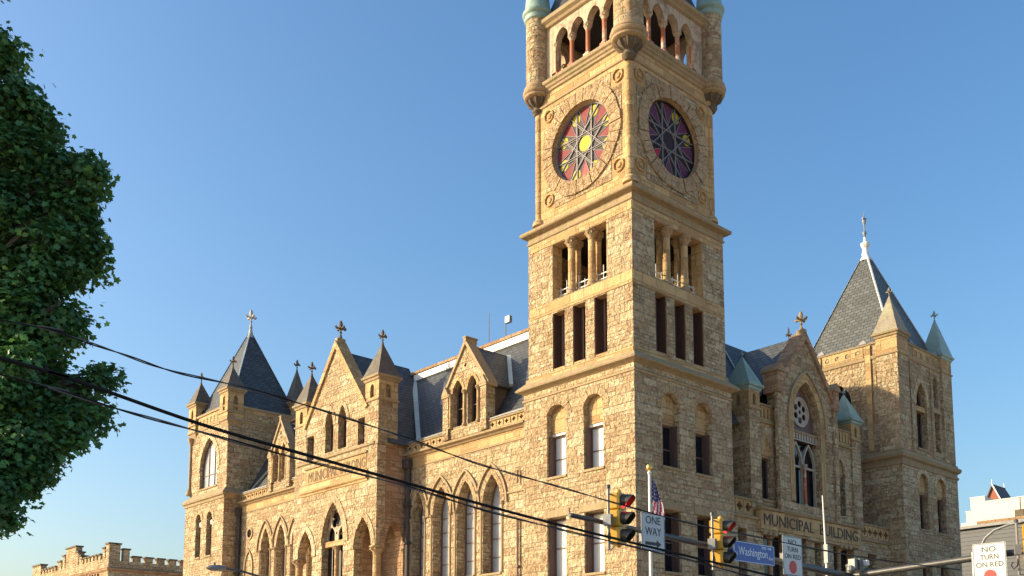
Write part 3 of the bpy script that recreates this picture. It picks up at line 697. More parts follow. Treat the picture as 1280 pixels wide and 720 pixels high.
# hipped central roof rising behind the clock tower
vs = [(6.5, 5.0, 23.35), (17.2, 5.0, 23.35), (18.2, 18.5, 23.35), (9.6, 15.5, 23.35), (13.6, 12.5, 29.2), (14.6, 15.0, 29.2)]
rf.add(vs, [(0, 1, 4), (1, 2, 5, 4), (2, 3, 5), (3, 0, 4, 5), (0, 1, 2, 3)], M_SLATEB)
rf.build('main_roof', B)
main_roof = bpy.data.objects['main_roof']
def strip(mb, a, b, w, m, lift=0.05):
    a = Vector(a); b = Vector(b); t = (b - a).normalized(); s = t.cross(Vector((0, 0, 1))).normalized() * w; up = Vector((-0.4, -0.4, 0.5)) * lift * 1.6
    P = [a - s, a + s, b + s, b - s]; mb.add([p + up for p in P] + [p - up for p in P], [(0, 1, 2, 3), (7, 6, 5, 4), (0, 4, 5, 1), (1, 5, 6, 2), (2, 6, 7, 3), (3, 7, 4, 0)], m)
fl = MB(); strip(fl, (rx(17.4), 19.25, 17.4), (3.95, 24.0, 23.15), 0.17, M_LEADC, 0.09); fl.build('copper_flashing', main_roof)
fl = MB(); strip(fl, (rx(17.2), 42.35, 17.2), (2.7, 39.0, 20.9), 0.2, M_LEADC, 0.09); fl.build('copper_flashing', main_roof)
fl = MB(); strip(fl, (13.75, ry(23.3), 23.3), (13.75, ry(20.6), 20.6), 0.07, M_LEADC, 0.09); fl.build('copper_flashing', main_roof)
for a, b in ((8.2, 11.75), (15.25, 19.6), (29.9, 34.4), (38.1, 42.7)):
    ld = MB(); mould(ld, LX(0.3), a, b, [(-0.16, 17.18), (-0.16, 17.24), (0.85, 17.72), (0.85, 17.60)], M_LEAD)
    ld.build('lead_gutter', main_roof)

def dormer(uc, parent, k=1.0, za=22.45):
    fr = LX(0.12); mb = MB(); zb = 16.6
    wn = [(uc + .78 * k, 0.50 * k), (uc - .62 * k, 0.46 * k)]
    o = [(uc - 1.95 * k, zb), (uc + 1.95 * k, zb), (uc + 1.95 * k, 19.7), (uc, za), (uc - 1.95 * k, 19.7)]
    panel(mb, fr, o, [archop(u, h, 17.3, 19.3, 20.2, 8) for u, h in wn] + [circ(uc + .06, 21.0, 0.13, 8)], 0, 0.5, M_STONE)
    for u, h in wn: voussoirs(mb, fr, u, h + .01, 19.3, 20.2, 0.2, -0.03, M_SMOOTH, 7)
    # raking coping
    for s in (-1, 1):
        A = [(uc + s * 2.2 * k, 19.5), (uc, za + .17)]; Bq = [(uc + s * 2.2 * k, 19.25), (uc, za - .15)]
        band(mb, fr, A, Bq, -0.12, 0.62, M_TRIM)
        # shoulder piers with little gabled caps
        a = uc + s * 1.80 * k
        box(mb, fr, a - 0.26, a + 0.26, zb, 19.25, -0.16, 0.55, M_STONE)
        box(mb, fr, a - 0.32, a + 0.32, 19.25, 19.4, -0.22, 0.6, M_TRIM)
        band(mb, fr, [(a - 0.34, 19.4), (a, 19.95), (a + 0.34, 19.4)], [(a - 0.3, 19.39), (a, 19.4), (a + 0.3, 19.39)], -0.24, 0.62, M_TRIM)
    box(mb, fr, uc - 0.12, uc + 0.12, za - .05, za + .22, -0.14, 0.75, M_TRIM)
    box(mb, fr, uc - 0.17, uc + 0.17, za + .22, za + .30, -0.17, 0.8, M_TRIM)
    # cheeks
    for s in (-1, 1):
        u = uc + s * 1.66 * k
        box(mb, fr, u - .05, u + .05, zb + .8, 19.8, 0.5, 2.6, M_DARKST)
    d = mb.build('dormer', parent)
    for u, h in wn:
        window(fr, d, u, h, 17.3, 19.3, 20.2, 0.42, M_GLASS, rails=(18.5,), sill=False, jamb=0.06)
    for u in (uc + .08 * k, uc + 1.42 * k, uc - 1.22 * k): column(fr, d, u, -0.05, 17.25, 19.42, 0.1, M_SMOOTH, M_TRIM, 0.3, n=10)
    r = MB()
    zr = za - .15; xr = rx(zr) - .2
    for s in (-1, 1):
        poly(r, [(0.6, uc, zr), (xr + .3, uc, zr), (rx(19.55) - .1, uc + s * 2.02 * k, 19.45), (0.6, uc + s * 2.02 * k, 19.45)], M_SLATE, 0.08)
    strip(r, (rx(19.6) - .1, uc - 2.0 * k, 19.65), (xr + .2, uc - .05, zr), 0.13, M_LEADC, 0.09)
    r.build('dormer_roof', d)
    return d
dormer(13.5, main_roof); dormer(35.95, main_roof, 0.78, 22.05)

# ---------------------------------------------------------------- gabled pavilion
PX, Y0, Y1, YC = -2.05, 19.65, 29.85, 24.75
fr = LX(PX); mb = MB()
go = [(Y0, 0.0), (Y0, 20.0), (Y0 + 1.4, 20.0), (YC, 24.55), (Y1 - 1.4, 20.0), (Y1, 20.0), (Y1, 0.0)]
mainarch = archop(24.72, 1.32, 6.0, 11.0, 13.8, 12)
sideA = archop(21.12, 0.98, 0.3, 10.35, 12.32, 10); sideB = archop(28.2, 0.95, 0.3, 10.35, 12.25, 10)
hol = [mainarch, archop(25.42, 0.5, 17.3, 19.1, 20.25), archop(23.8, 0.5, 17.3, 19.1, 20.25), rect(21.05, 21.92, 17.15, 18.92), rect(27.4, 28.3, 17.0, 18.85)]
go2 = [(Y0, 10.35), (Y0, 20.0), (Y0 + 1.3, 20.0), (YC, 24.55), (Y1 - 1.3, 20.0), (Y1, 20.0), (Y1, 10.35), (29.15, 10.35)] + list(reversed(arc(28.2, 0.95, 10.35, 12.25, 10)))[1:-1] + [(27.25, 10.35), (27.25, 0.0), (22.10, 0.0), (22.10, 10.35)] + list(reversed(arc(21.12, 0.98, 10.35, 12.32, 10)))[1:-1] + [(20.14, 10.35)]
panel(mb, fr, go2, hol, 0, 0.65, M_STONE)
# -Y and +Y return walls with porch arches
for k, f2 in enumerate((SY(Y0), BY(Y1))):
    o = [(PX + .65, 10.35), (PX + .65, 18.5), (PX + 1.4, 18.5), (PX + 1.4, 17.25), (1.2, 17.25), (1.2, 0), (0.05, 0), (0.05, 10.35)] + list(reversed(arc(-0.68, 0.70, 10.35, 12.05, 8)))[1:]
    panel(mb, f2, o, [], 0, 0.6, M_BROWN)
wbox(mb, PX + .66, 0.28, Y0 + .6, Y1 - .6, 14.2, 14.6, M_DARKIN)
wbox(mb, 0.1, 0.28, Y0 + .6, Y1 - .6, 0, 14.2, M_BROWN)
wbox(mb, PX + .66, 0.1, 22.1, 22.5, 0, 14.2, M_BROWN); wbox(mb, PX + .66, 0.1, 26.85, 27.2, 0, 14.2, M_BROWN)
for u, h, zs, za, wd in ((24.72, 1.34, 11.0, 13.8, 0.55), (21.12, 1.0, 10.35, 12.32, 0.42), (28.2, 0.97, 10.35, 12.25, 0.42), (25.42, 0.52, 19.1, 20.25, 0.3), (23.8, 0.52, 19.1, 20.25, 0.3)):
    voussoirs(mb, fr, u, h, zs, za, wd, -0.03, M_VOUS, 11)
voussoirs(mb, SY(Y0), -0.68, 0.72, 10.35, 12.05, 0.4, -0.03, M_BROWN, 9)
# sloping skirt and moulding under the sign, sill course
mould(mb, fr, Y0 + 1.0, Y1 - 1.0, [(0.03, 14.62), (-0.06, 14.66), (-0.08, 14.76), (-0.2, 14.84), (-0.22, 14.92), (-0.10, 15.35), (0.03, 15.42)], M_SMOOTH)
mould(mb, fr, Y0 + .3, Y1 - .3, [(0.03, 16.9), (-0.08, 16.93), (-0.1, 17.06), (0.03, 17.13)], M_LEDGE)
pav = mb.build('gabled_pavilion', B)
# coping
cp = MB()
for s in (-1, 1):
    A = [(YC + s * 4.05, 19.55), (YC, 24.95)]; Bq = [(YC + s * 3.75, 19.45), (YC, 24.42)]
    band(cp, fr, A, Bq, -0.14, 0.75, M_SMOOTH)
wbox(cp, PX - 0.05, PX + .6, YC - 0.16, YC + 0.16, 24.75, 25.12, M_TRIM)
cp.build('gable_coping', pav)
finial(pav, (PX + .3, YC, 25.1), 1.35, 0.42, M_DARKST)
# roof of pavilion
r = MB(); zr = 24.3
for s in (-1, 1):
    xe = 4.0
    poly(r, [(PX + .7, YC, zr), (xe, YC, zr), (rx(17.3), YC + s * 5.22, 17.3), (PX + .7, YC + s * 5.22, 17.3)] if False else
         [(PX + .7, YC, zr), (xe, YC, zr), (rx(23.0), YC + s * 0.97, 23.0), (rx(17.0), YC + s * 5.45, 17.0), (rx(17.0) - .0, YC + s * 5.1, 17.47), (PX + .7, YC + s * 5.1, 17.47)][:4] + [(PX + .7, YC + s * 5.45, 17.0)], M_SLATEB, 0.08)
r.build('pavilion_roof', pav)
# windows
for u in (25.42, 23.8): window(fr, pav, u, 0.5, 17.3, 19.1, 20.25, 0.5, M_GLASS, rails=(18.4,), sill=False, jamb=0.06)
window(fr, pav, 21.48, 0.43, 17.15, 18.92, 18.92, 0.5, M_GLASS, sill=False, jamb=0.06)
window(fr, pav, 27.85, 0.45, 17.0, 18.85, 18.85, 0.5, M_GLASS, sill=False, jamb=0.06)
column(fr, pav, 24.6, 0.12, 17.2, 19.3, 0.11, M_SMOOTH, M_TRIM, 0.35, n=10)
# traceried great window
tw = MB()
op = [(26.04, 11.2), (23.40, 11.2)] + arc(24.72, 1.32, 11.2, 13.8, 12)
panel(tw, fr, op, [foil(24.72, 12.75, 0.72, 4, pi / 4), archop(24.08, 0.42, 11.25, 11.6, 12.2, 6), archop(25.36, 0.42, 11.25, 11.6, 12.2, 6), circ(24.72, 11.75, 0.12, 6)], 0.32, 0.42, M_PALE)
box(tw, fr, 23.4, 26.04, 10.85, 11.2, 0.18, 0.5, M_SMOOTH)
panel(tw, fr, archop(24.72, 1.34, 6.0, 11.0, 13.82, 12), [], 0.52, 0.56, M_GLASS)
for u in (24.07, 25.38): box(tw, fr, u - .05, u + .05, 6.0, 10.85, 0.44, 0.5, M_FRAME)
for z in (8.4,): box(tw, fr, 23.4, 26.04, z - .06, z + .06, 0.44, 0.5, M_FRAME)
tw.build('tracery_window', pav)
column(fr, pav, 24.55, 0.26, 6.0, 10.85, 0.16, M_SMOOTH, M_TRIM, 0.4)
column(fr, pav, 19.98, 0.33, 2.0, 10.37, 0.27, M_SMOOTH, M_TRIM, 0.55)
column(fr, pav, 29.5, 0.33, 2.0, 10.37, 0.27, M_SMOOTH, M_TRIM, 0.55)
column(SY(Y0), pav, 0.14, 0.12, 2.0, 10.37, 0.1, M_SMOOTH, M_TRIM, 0.35)
# sign
sg = MB()
box(sg, fr, 20.8, 28.35, 15.42, 16.62, 0.03, 0.1, M_SMOOTH) if False else None
box(sg, fr, 20.85, 28.3, 15.43, 16.45, -0.03, 0.05, M_SMOOTH)
mould(sg, fr, 20.75, 28.4, [(0.03, 16.45), (-0.1, 16.5), (-0.12, 16.6), (0.03, 16.66)], M_LEDGE)
text(sg, 'MUNICIPAL', (PX - 0.035, 27.95, 15.55), (0, -1, 0), (0, 0, 1), 3.75, 0.72, M_LETTERP, 0.02, 0.0)
text(sg, 'BUILDING', (PX - 0.035, 23.85, 15.55), (0, -1, 0), (0, 0, 1), 2.9, 0.72, M_LETTERP, 0.02, 0.0)
sg.build('sign_panel', pav)

def pinnacle(parent, x0, x1, y0, y1, zb, zstr, zeave, ztip, m_body, m_roof, fin_h, fin_w, fin_m, zroof_extra=0.0, niche=True, corbel=0.0, name='pinnacle', eave_m=None, win=None):
    """square corner turret with lancet niches, moulded eaves and pyramid cap"""
    mb = MB(); cx, cy = (x0 + x1) / 2, (y0 + y1) / 2; hx, hy = (x1 - x0) / 2, (y1 - y0) / 2; eave_m = eave_m or M_LEDGE
    hh = min(zeave - 0.25, zstr + 1.0)
    def nich(c): return [archop(c, min(hx, hy) * 0.28, zstr + 0.15, zeave - 0.55 if zeave - zstr < 1.6 else zeave - 0.7, zeave - 0.25, 6)] if niche else []
    wbox(mb, x0, x1, y0, y1, zb, zstr, m_body)
    t = 0.16
    four_walls(mb, x0, x1, y0, y1, zstr, zeave, t, M_SMOOTH if m_body is M_STONE else m_body, nich(cy), nich(cx), nich(cy), nich(cx))
    wbox(mb, x0 + t + .03, x1 - t - .03, y0 + t + .03, y1 - t - .03, zstr, zeave, M_BROWN)
    ring(mb, x0, x1, y0, y1, [(0, zstr - 0.12), (0.07, zstr - 0.08), (0.09, zstr), (0, zstr + 0.06)], M_TRIM, 0.1)
    ring(mb, x0, x1, y0, y1, [(0, zeave - 0.1), (0.08, zeave - 0.04), (0.1, zeave + 0.08), (0.2, zeave + 0.14), (0.22, zeave + 0.26), (0.12, zeave + 0.32)], eave_m, 0.25)
    if corbel:
        pr = [(x0, x1, y0, y1, zb), (x0 + corbel, x1 - corbel, y0 + corbel, y1 - corbel, zb - corbel * 2.2)]
        (a0, a1, b0, b1, za), (e0, e1, f0, f1, zz) = pr
        mb.add([(a0, b0, za), (a1, b0, za), (a1, b1, za), (a0, b1, za), (e0, f0, zz), (e1, f0, zz), (e1, f1, zz), (e0, f1, zz)],
               [(0, 1, 5, 4), (1, 2, 6, 5), (2, 3, 7, 6), (3, 0, 4, 7), (0, 3, 2, 1), (4, 5, 6, 7)], M_TRIM)
        ring(mb, x0, x1, y0, y1, [(0, zb - 0.06), (0.06, zb), (0.06, zb + 0.1), (0, zb + 0.15)], M_TRIM, 0.1)
    o = mb.build(name, parent)
    r = MB(); pyr(r, cx, cy, hx + 0.14, hy + 0.14, zeave + 0.3, ztip, m_roof, 0.05, 0.05)
    r.build('pinnacle_roof', parent)
    finial(parent, (cx, cy, ztip - 0.08), fin_h, fin_w, fin_m)
    return o
pinnacle(pav, PX - .02, PX + 1.48, Y0 - .08, Y0 + 1.45, 16.9, 19.85, 21.15, 23.7, M_STONE, M_SPIREB, 1.1, 0.32, M_DARKST)
pinnacle(pav, PX - .02, PX + 1.48, Y1 - 1.45, Y1 + .08, 17.5, 19.85, 21.15, 23.7, M_STONE, M_SPIREB, 1.1, 0.32, M_DARKST)

# ---------------------------------------------------------------- corner towers
def niche_parapet(mb, fr, u0, u1, z0, z1, n, round_=False):
    st = (u1 - u0) / n
    hs = []
    for i in range(n):
        c = u0 + st * (i + .5)
        hs.append(circ(c, (z0 + z1) / 2, (z1 - z0) * .24, 12) if round_ else archop(c, st * 0.24, z0 + .15, z1 - .5, z1 - .2, 6))
    panel(mb, fr, rect(u0, u1, z0, z1), hs, -0.04, 0.12, M_SMOOTH)
    box(mb, fr, u0, u1, z0, z1, 0.12, 0.3, M_BROWN)

# far-left tower
LXp, LY0, LY1 = -1.12, 42.75, 50.0
mb = MB()
lowL = [archop(47.35, 0.5, 12.3, 15.4, 15.95), archop(45.3, 0.5, 12.3, 15.4, 15.95)]
four_walls(mb, LXp, 6.1, LY0, LY1, 0, 17.0, 0.8, M_STONE, lowL, ())
four_walls(mb, -0.9, 5.9, 42.92, 49.72, 16.9, 24.5, 0.7, M_STONE, [archop(46.3, 1.62, 18.15, 19.7, 22.4, 12)], ())
mb.f = mb.f
ring(mb, LXp, 6.1, LY0, LY1, [(0, 16.75), (0.08, 16.8), (0.1, 16.98), (0.22, 17.05), (0.26, 17.2), (0.2, 17.3), (-0.24, 17.75)], M_LEDGE)
ring(mb, -0.9, 5.9, 42.92, 49.72, [(0, 23.2), (0.08, 23.26), (0.1, 23.4), (0, 23.46)], M_TRIM)
ring(mb, -0.9, 5.9, 42.92, 49.72, [(0, 24.4), (0.14, 24.46), (0.16, 24.62), (0, 24.68)], M_TRIM)
niche_parapet(mb, LX(-0.9), 44.4, 48.4, 23.5, 24.42, 6); niche_parapet(mb, SY(42.92), 0.5, 5.2, 23.5, 24.42, 5)
for u, h in ((47.35, 0.5), (45.3, 0.5)): voussoirs(mb, LX(LXp), u, h + .02, 15.4, 15.95, 0.35, -0.02, M_VOUS, 9)
voussoirs(mb, LX(-0.9), 46.3, 1.65, 19.7, 22.4, 0.45, -0.03, M_VOUS, 13)
tl = mb.build('corner_tower', B)
window(LX(-0.9), tl, 46.3, 1.62, 18.15, 19.7, 22.4, 0.35, M_BLINDG, mull=2, rails=(19.3,), jamb=0.08)
for u, h in ((47.35, 0.5), (45.3, 0.5)):
    window(LX(LXp), tl, u, h, 12.3, 15.4, 15.95, 0.45, M_GLASS, rails=(14.7,), jamb=0.06)
    m2 = MB(); p = LX(LXp).P(u - .2, 14.75, 0.25); lathe(m2, tuple(p), [(0.02, 0), (0.22, 0.15), (0.24, 0.45), (0.02, 0.6)], 8, M_WHITE); m2.build('window_knob', tl, smooth=True)  # plain white knob in the window opening, gives no light
r = MB(); pyr(r, 2.5, 46.3, 3.15, 3.15, 24.6, 32.3, M_SLATEB, 0.12, 0.12); r.build('tower_roof', tl)
r = MB()
lathe(r, (2.5, 46.3, 31.9), [(0.34, 0), (0.24, 0.25), (0.12, 0.9), (0.14, 1.0)], 8, M_PALEM)
for sx, sy in ((-1, -1), (-1, 1), (1, -1)): strip(r, (2.5 + sx * 3.12, 46.3 + sy * 3.12, 24.66), (2.5 + sx * .1, 46.3 + sy * .1, 32.35), 0.05, M_LEADC, 0.05)
r.build('roof_cap', tl)
finial(tl, (2.5, 46.3, 32.8), 1.75, 0.5, M_PALEM)
pinnacle(tl, -1.1, 0.30, 42.75, 44.2, 23.3, 24.0, 25.7, 27.9, M_SMOOTH, M_SPIREB, 1.1, 0.3, M_DARKST, corbel=0.4)
pinnacle(tl, -1.1, 0.30, 48.75, 50.15, 23.3, 24.0, 25.7, 27.9, M_SMOOTH, M_SPIREB, 1.1, 0.3, M_DARKST, corbel=0.4)
pinnacle(tl, 4.9, 6.1, 42.75, 44.0, 23.3, 24.0, 25.7, 28.9, M_SMOOTH, M_SPIREB, 1.1, 0.3, M_DARKST, corbel=0.4)
m2 = MB(); lathe(m2, (-0.95, 49.75, 17.9), [(0.3, 0), (0.26, 0.4), (0.13, 0.6), (0.13, 4.4), (0.25, 4.7), (0.35, 5.0)], 10, M_TRIM); m2.build('corner_shaft', tl, smooth=True)

# right tower
RX0, RX1, RY0, RY1 = 26.7, 35.1, -0.6, 7.4
mb = MB()
lowR = [archop(29.66, 0.68, 12.36, 15.6, 16.3), archop(32.35, 0.68, 12.36, 15.6, 16.3), rect(28.98, 30.35, 7, 10.05), rect(31.7, 33.0, 7, 10.05)]
four_walls(mb, RX0, RX1, RY0, RY1, 0, 16.8, 0.8, M_STONE, (), lowR)
upR = [archop(30.32, 0.78, 18.2, 21.35, 23.05, 10), rect(27.55, 28.45, 18.3, 21.15), rect(32.2, 33.1, 18.3, 21.15), archop(28.0, 0.36, 21.6, 23.3, 23.9, 8), archop(32.65, 0.36, 21.6, 23.3, 23.9, 8)]
four_walls(mb, 26.9, 34.9, -0.42, 7.2, 16.7, 25.5, 0.7, M_STONE, [archop(4.1, 1.05, 19.6, 21.6, 23.15, 12), archop(0.95, 0.16, 22.1, 23.4, 23.6, 4)], upR)
ring(mb, RX0, RX1, RY0, RY1, [(0, 16.55), (0.08, 16.6), (0.1, 16.74), (0.02, 16.8), (0.02, 17.0), (0.2, 17.12), (0.26, 17.3), (0.2, 17.42), (0.06, 17.5), (0.05, 17.64), (-0.16, 17.75)], M_LEDGE)
ring(mb, 26.9, 34.9, -0.42, 7.2, [(0, 24.35), (0.08, 24.4), (0.12, 24.6), (0, 24.66)], M_TRIM)
ring(mb, 26.9, 34.9, -0.42, 7.2, [(0, 25.42), (0.1, 25.46), (0.12, 25.56), (0, 25.62)], M_LEDGE)
niche_parapet(mb, LX(26.9), 2.0, 5.2, 24.66, 25.44, 4, True); niche_parapet(mb, SY(-0.42), 29.3, 32.7, 24.66, 25.44, 4)
for a in (1.62, 5.5): box(mb, LX(26.9), a - .2, a + .2, 17.8, 25.4, -0.12, 0.05, M_SMOOTH)
for a in (28.85, 31.9): box(mb, SY(-0.42), a - .18, a + .18, 17.8, 24.3, -0.1, 0.05, M_STONE)
box(mb, SY(-0.42), 29.55, 31.1, 20.95, 21.3, 0.1, 0.6, M_SMOOTH)
for a in (27.5, 32.15): box(mb, SY(-0.42), a - .05, a + 1.05, 21.18, 21.5, -0.08, 0.3, M_TRIM)
voussoirs(mb, LX(26.9), 4.1, 1.08, 21.6, 23.15, 0.7, -0.04, M_VOUS, 15)
voussoirs(mb, SY(-0.42), 30.32, 0.8, 21.35, 23.05, 0.4, -0.03, M_VOUS, 11)
for u in (29.66, 32.35): voussoirs(mb, SY(RY0), u, 0.7, 15.6, 16.3, 0.38, -0.02, M_VOUS, 11)
tr = mb.build('corner_tower', B)
fy = SY(RY0)
for u in (29.66, 32.35):
    window(fy, tr, u, 0.68, 12.36, 15.6, 16.3, 0.5, M_GLASS, tymp=15.05, rails=(13.6,))
    window(fy, tr, u, 0.66, 7, 10.05, 10.05, 0.5, M_GLASS, sill=False)
fu = SY(-0.42)
window(fu, tr, 30.32, 0.78, 18.2, 21.35, 23.05, 0.5, M_GLASS, jamb=0.07)
for u in (28.0, 32.65):
    window(fu, tr, u, 0.45, 18.3, 21.15, 21.15, 0.5, M_GLASS, jamb=0.07, sill=False)
    m2 = MB(); box(m2, fu, u - .37, u + .37, 21.6, 23.92, 0.3, 0.4, M_BROWN); m2.build('blind_niche', tr)
window(LX(26.9), tr, 4.1, 1.05, 19.6, 21.6, 23.15, 0.45, M_GLASS, mull=2, jamb=0.08)
m2 = MB(); box(m2, LX(26.9), 0.78, 1.12, 22.0, 23.7, 0.3, 0.4, M_DARKIN); m2.build('blind_niche', tr)
r = MB(); pyr(r, 30.7, 3.5, 3.35, 3.45, 25.45, 34.0, M_SLATE, 0.12, 0.12); r.build('tower_roof', tr)
r = MB()
for sx, sy in ((-1, -1), (-1, 1), (1, -1)): strip(r, (30.7 + sx * 3.3, 3.5 + sy * 3.4, 25.6), (30.7 + sx * .1, 3.5 + sy * .1, 34.05), 0.05, M_WHITE, 0.05)
lathe(r, (30.7, 3.5, 33.4), [(0.5, 0), (0.3, 0.4), (0.2, 1.0), (0.34, 1.25), (0.36, 1.4), (0.14, 1.55), (0.1, 1.9)], 8, M_WHITE)
for u in (2.0, 5.3):
    p = LX(26.9).P(u, 25.6, 0.1); pyr(r, p.x, p.y, 0.22, 0.35, 25.6, 26.0, M_LEAD)
for u in (29.2, 32.8):
    p = SY(-0.42).P(u, 25.6, 0.1); pyr(r, p.x, p.y, 0.35, 0.22, 25.6, 26.0, M_LEAD)
r.build('roof_cap', tr)
m2 = MB(); c = (30.7, 3.5, 35.2)
lathe(m2, c, [(0.07, 0), (0.07, .25), (0.13, .35), (0.15, .48), (0.08, .6), (0.05, .7), (0.05, 1.05), (0.11, 1.2), (0.14, 1.4), (0.09, 1.65), (0.03, 1.75), (0.015, 2.15)], 8, M_GALV)
tube(m2, [(30.45, 3.5, 36.75), (31.0, 3.5, 36.85), (31.2, 3.5, 37.0)], [0.06, 0.05, 0.02], 6, M_GALV)
m2.build('finial', tr, smooth=True)
pinnacle(tr, 26.72, 28.25, -0.6, 0.95, 17.7, 24.5, 25.75, 28.75, M_STONE, M_SPIREST, 0.8, 0.22, M_SPIREST, niche=False)
pinnacle(tr, 33.45, 35.0, -0.6, 0.8, 17.7, 24.5, 25.55, 28.7, M_STONE, M_COPPER, 0.9, 0.27, M_COPPER, niche=False, eave_m=M_COPPER)
pinnacle(tr, 26.72, 28.0, 5.95, 7.4, 17.7, 24.5, 25.3, 26.6, M_STONE, M_LEAD, 0.3, 0.1, M_LEAD, niche=False)

# ---------------------------------------------------------------- entrance bay
QB = 0.6; BX0, BX1 = 10.63, 23.13
fq = SY(QB); fg = SY(0.25); GC = 16.35
mb = MB()
wL, wR = (12.42, 0.56), (20.65, 0.56)
panel(mb, fq, [(BX0, 11.7), (BX1, 11.7), (BX1, 17.1), (BX0, 17.1)], [archop(u, h, 12.45, 15.1, 16.2) for u, h in (wL, wR)] + [rect(13.6, 19.1, 11.9, 16.9)], 0, 0.6, M_STONE)
# side returns
panel(mb, LX(BX0), rect(QB + .6, 4.2, 11.3, 17.1), [], 0, 0.5, M_STONE); panel(mb, BX(BX1), rect(QB + .6, 4.2, 11.3, 17.1), [], 0, 0.5, M_STONE)
# gabled centre
gx0, gx1 = 13.3, 19.4
panel(mb, fg, [(gx0, 11.7), (gx1, 11.7), (gx1, 19.6), (GC, 23.2), (gx0, 19.6)], [archop(GC - .05, 1.5, 12.5, 17.7, 20.25, 12)], 0, 0.8, M_STONE)
for u, h in (wL, wR): voussoirs(mb, fq, u, h + .02, 15.1, 16.2, 0.33, -0.02, M_VOUS, 9)
hood(mb, fg, GC - .05, 1.5, 17.7, 20.25, 0.14, -0.14, M_TRIM, 0.5, 17.0)
hood(mb, fg, GC - .05, 1.5, 17.7, 20.25, 0.46, -0.05, M_SMOOTH, 0.02, 12.6)
for s in (-1, 1):
    A = [(GC + s * 3.5, 19.3), (GC, 23.5)]; Bq = [(GC + s * 3.1, 19.3), (GC, 23.0)]
    band(mb, fg, A, Bq, -0.16, 0.9, M_BROWN)
    a = GC + s * 3.15
    box(mb, fg, a - .3, a + .3, 19.0, 20.25, -0.25, 0.8, M_BROWN)
    box(mb, fg, a - .4, a + .4, 20.25, 20.4, -0.35, 0.9, M_LEDGE)
    band(mb, fg, [(a - .4, 20.4), (a, 20.8), (a + .4, 20.4)], [(a - .38, 20.39), (a, 20.395), (a + .38, 20.39)], -0.35, 0.9, M_BROWN)
    box(mb, fg, a - .22, a + .22, 11.75, 19.0, -0.14, 0.06, M_STONE)
wbox(mb, GC - .15, GC + .15, 0.15, 0.7, 23.25, 23.66, M_TRIM)
mould(mb, fq, BX0, BX1, [(0.03, 16.95), (-0.12, 17.0), (-0.16, 17.1), (-0.02, 17.2), (0.6, 17.2), (0.6, 16.95)], M_LEDGE)
bay = mb.build('entrance_bay', B)
finial(bay, (GC, 0.42, 23.6), 1.3, 0.42, M_TRIM)
finial(bay, (GC + .9, 1.9, 23.2), 1.3, 0.2, M_DARKST)
balustrade(fq, bay, BX0 + 1.0, gx0, 17.2, 18.05, 0.25, 0.36, slots=True)
balustrade(fq, bay, gx1, BX1 - 1.0, 17.2, 18.05, 0.25, 0.36, slots=True)
for u, h in (wL, wR): window(fq, bay, u, h, 12.45, 15.1, 16.2, 0.42, M_GLASS, tymp=15.15)
# great window tracery
tw = MB(); gc = GC - .05
panel(tw, fg, [(gc + 1.5, 17.15), (gc - 1.5, 17.15)] + arc(gc, 1.5, 17.7, 20.25, 12), [foil(gc, 18.35 + .0, 0.01, 4)] if False else
      [circ(gc + .52 * cos(a), 18.45 + .52 * sin(a), 0.24, 10) for a in [k * pi / 3 + pi / 6 for k in range(6)]] + [circ(gc, 18.45, 0.17, 8)], 0.5, 0.58, M_FRAME)
c40 = circ(gc, 18.45, 0.95, 30); i40 = circ(gc, 18.45, 0.82, 30)
band(tw, fg, c40 + [c40[0]], i40 + [i40[0]], 0.40, 0.52, M_CREAM)
panel(tw, fg, circ(gc, 18.45, 0.825, 30), [circ(gc + .52 * cos(a), 18.45 + .52 * sin(a), 0.215, 10) for a in [k * pi / 3 + pi / 6 for k in range(6)]] + [circ(gc, 18.45, 0.15, 8)], 0.44, 0.51, M_CREAM)
panel(tw, fg, archop(gc, 1.52, 12.5, 17.7, 20.27, 12), [], 0.62, 0.66, M_GLASS)
box(tw, fg, gc - 1.5, gc + 1.5, 16.55, 17.15, 0.3, 0.6, M_FRAME)
for k in range(10): box(tw, fg, gc - 1.35 + k * .3, gc - 1.2 + k * .3, 16.65, 17.02, 0.26, 0.32, M_CREAM)
for z in (16.55, 17.08): box(tw, fg, gc - 1.5, gc + 1.5, z, z + .07, 0.24, 0.32, M_CREAM)
for s in (-1, 1):
    u = gc + s * 0.72
    A = arc(u, 0.70, 15.0, 16.5, 10); Bq = arc(u, 0.60, 15.0, 16.35, 10)
    A = [(A[0][0], 12.5)] + A + [(A[-1][0], 12.5)]; Bq = [(Bq[0][0], 12.5)] + Bq + [(Bq[-1][0], 12.5)]
    band(tw, fg, A, Bq, 0.34, 0.5, M_CREAM)
    box(tw, fg, u - .6, u + .6, 14.9, 15.02, 0.4, 0.55, M_CREAM)
tw.build('tracery_window', bay)
column(fg, bay, gc, 0.25, 12.5, 15.1, 0.1, M_RED, M_CREAM, 0.3, n=10)
for s in (-1, 1): column(fg, bay, gc + s * 1.78, 0.02, 12.6, 17.5, 0.13, M_TRIM, M_TRIM, 0.45, name='window_shaft', n=10)
# gable roof with ridge running back into the main roof
r = MB()
for s in (-1, 1):
    poly(r, [(GC, 1.1, 23.25), (GC, 5.2, 23.25), (GC + s * 5.4, 1.2 + .3, 17.3), (GC + s * 5.0, 1.1, 17.4)], M_SLATE, 0.08)
r.build('gable_roof', bay)
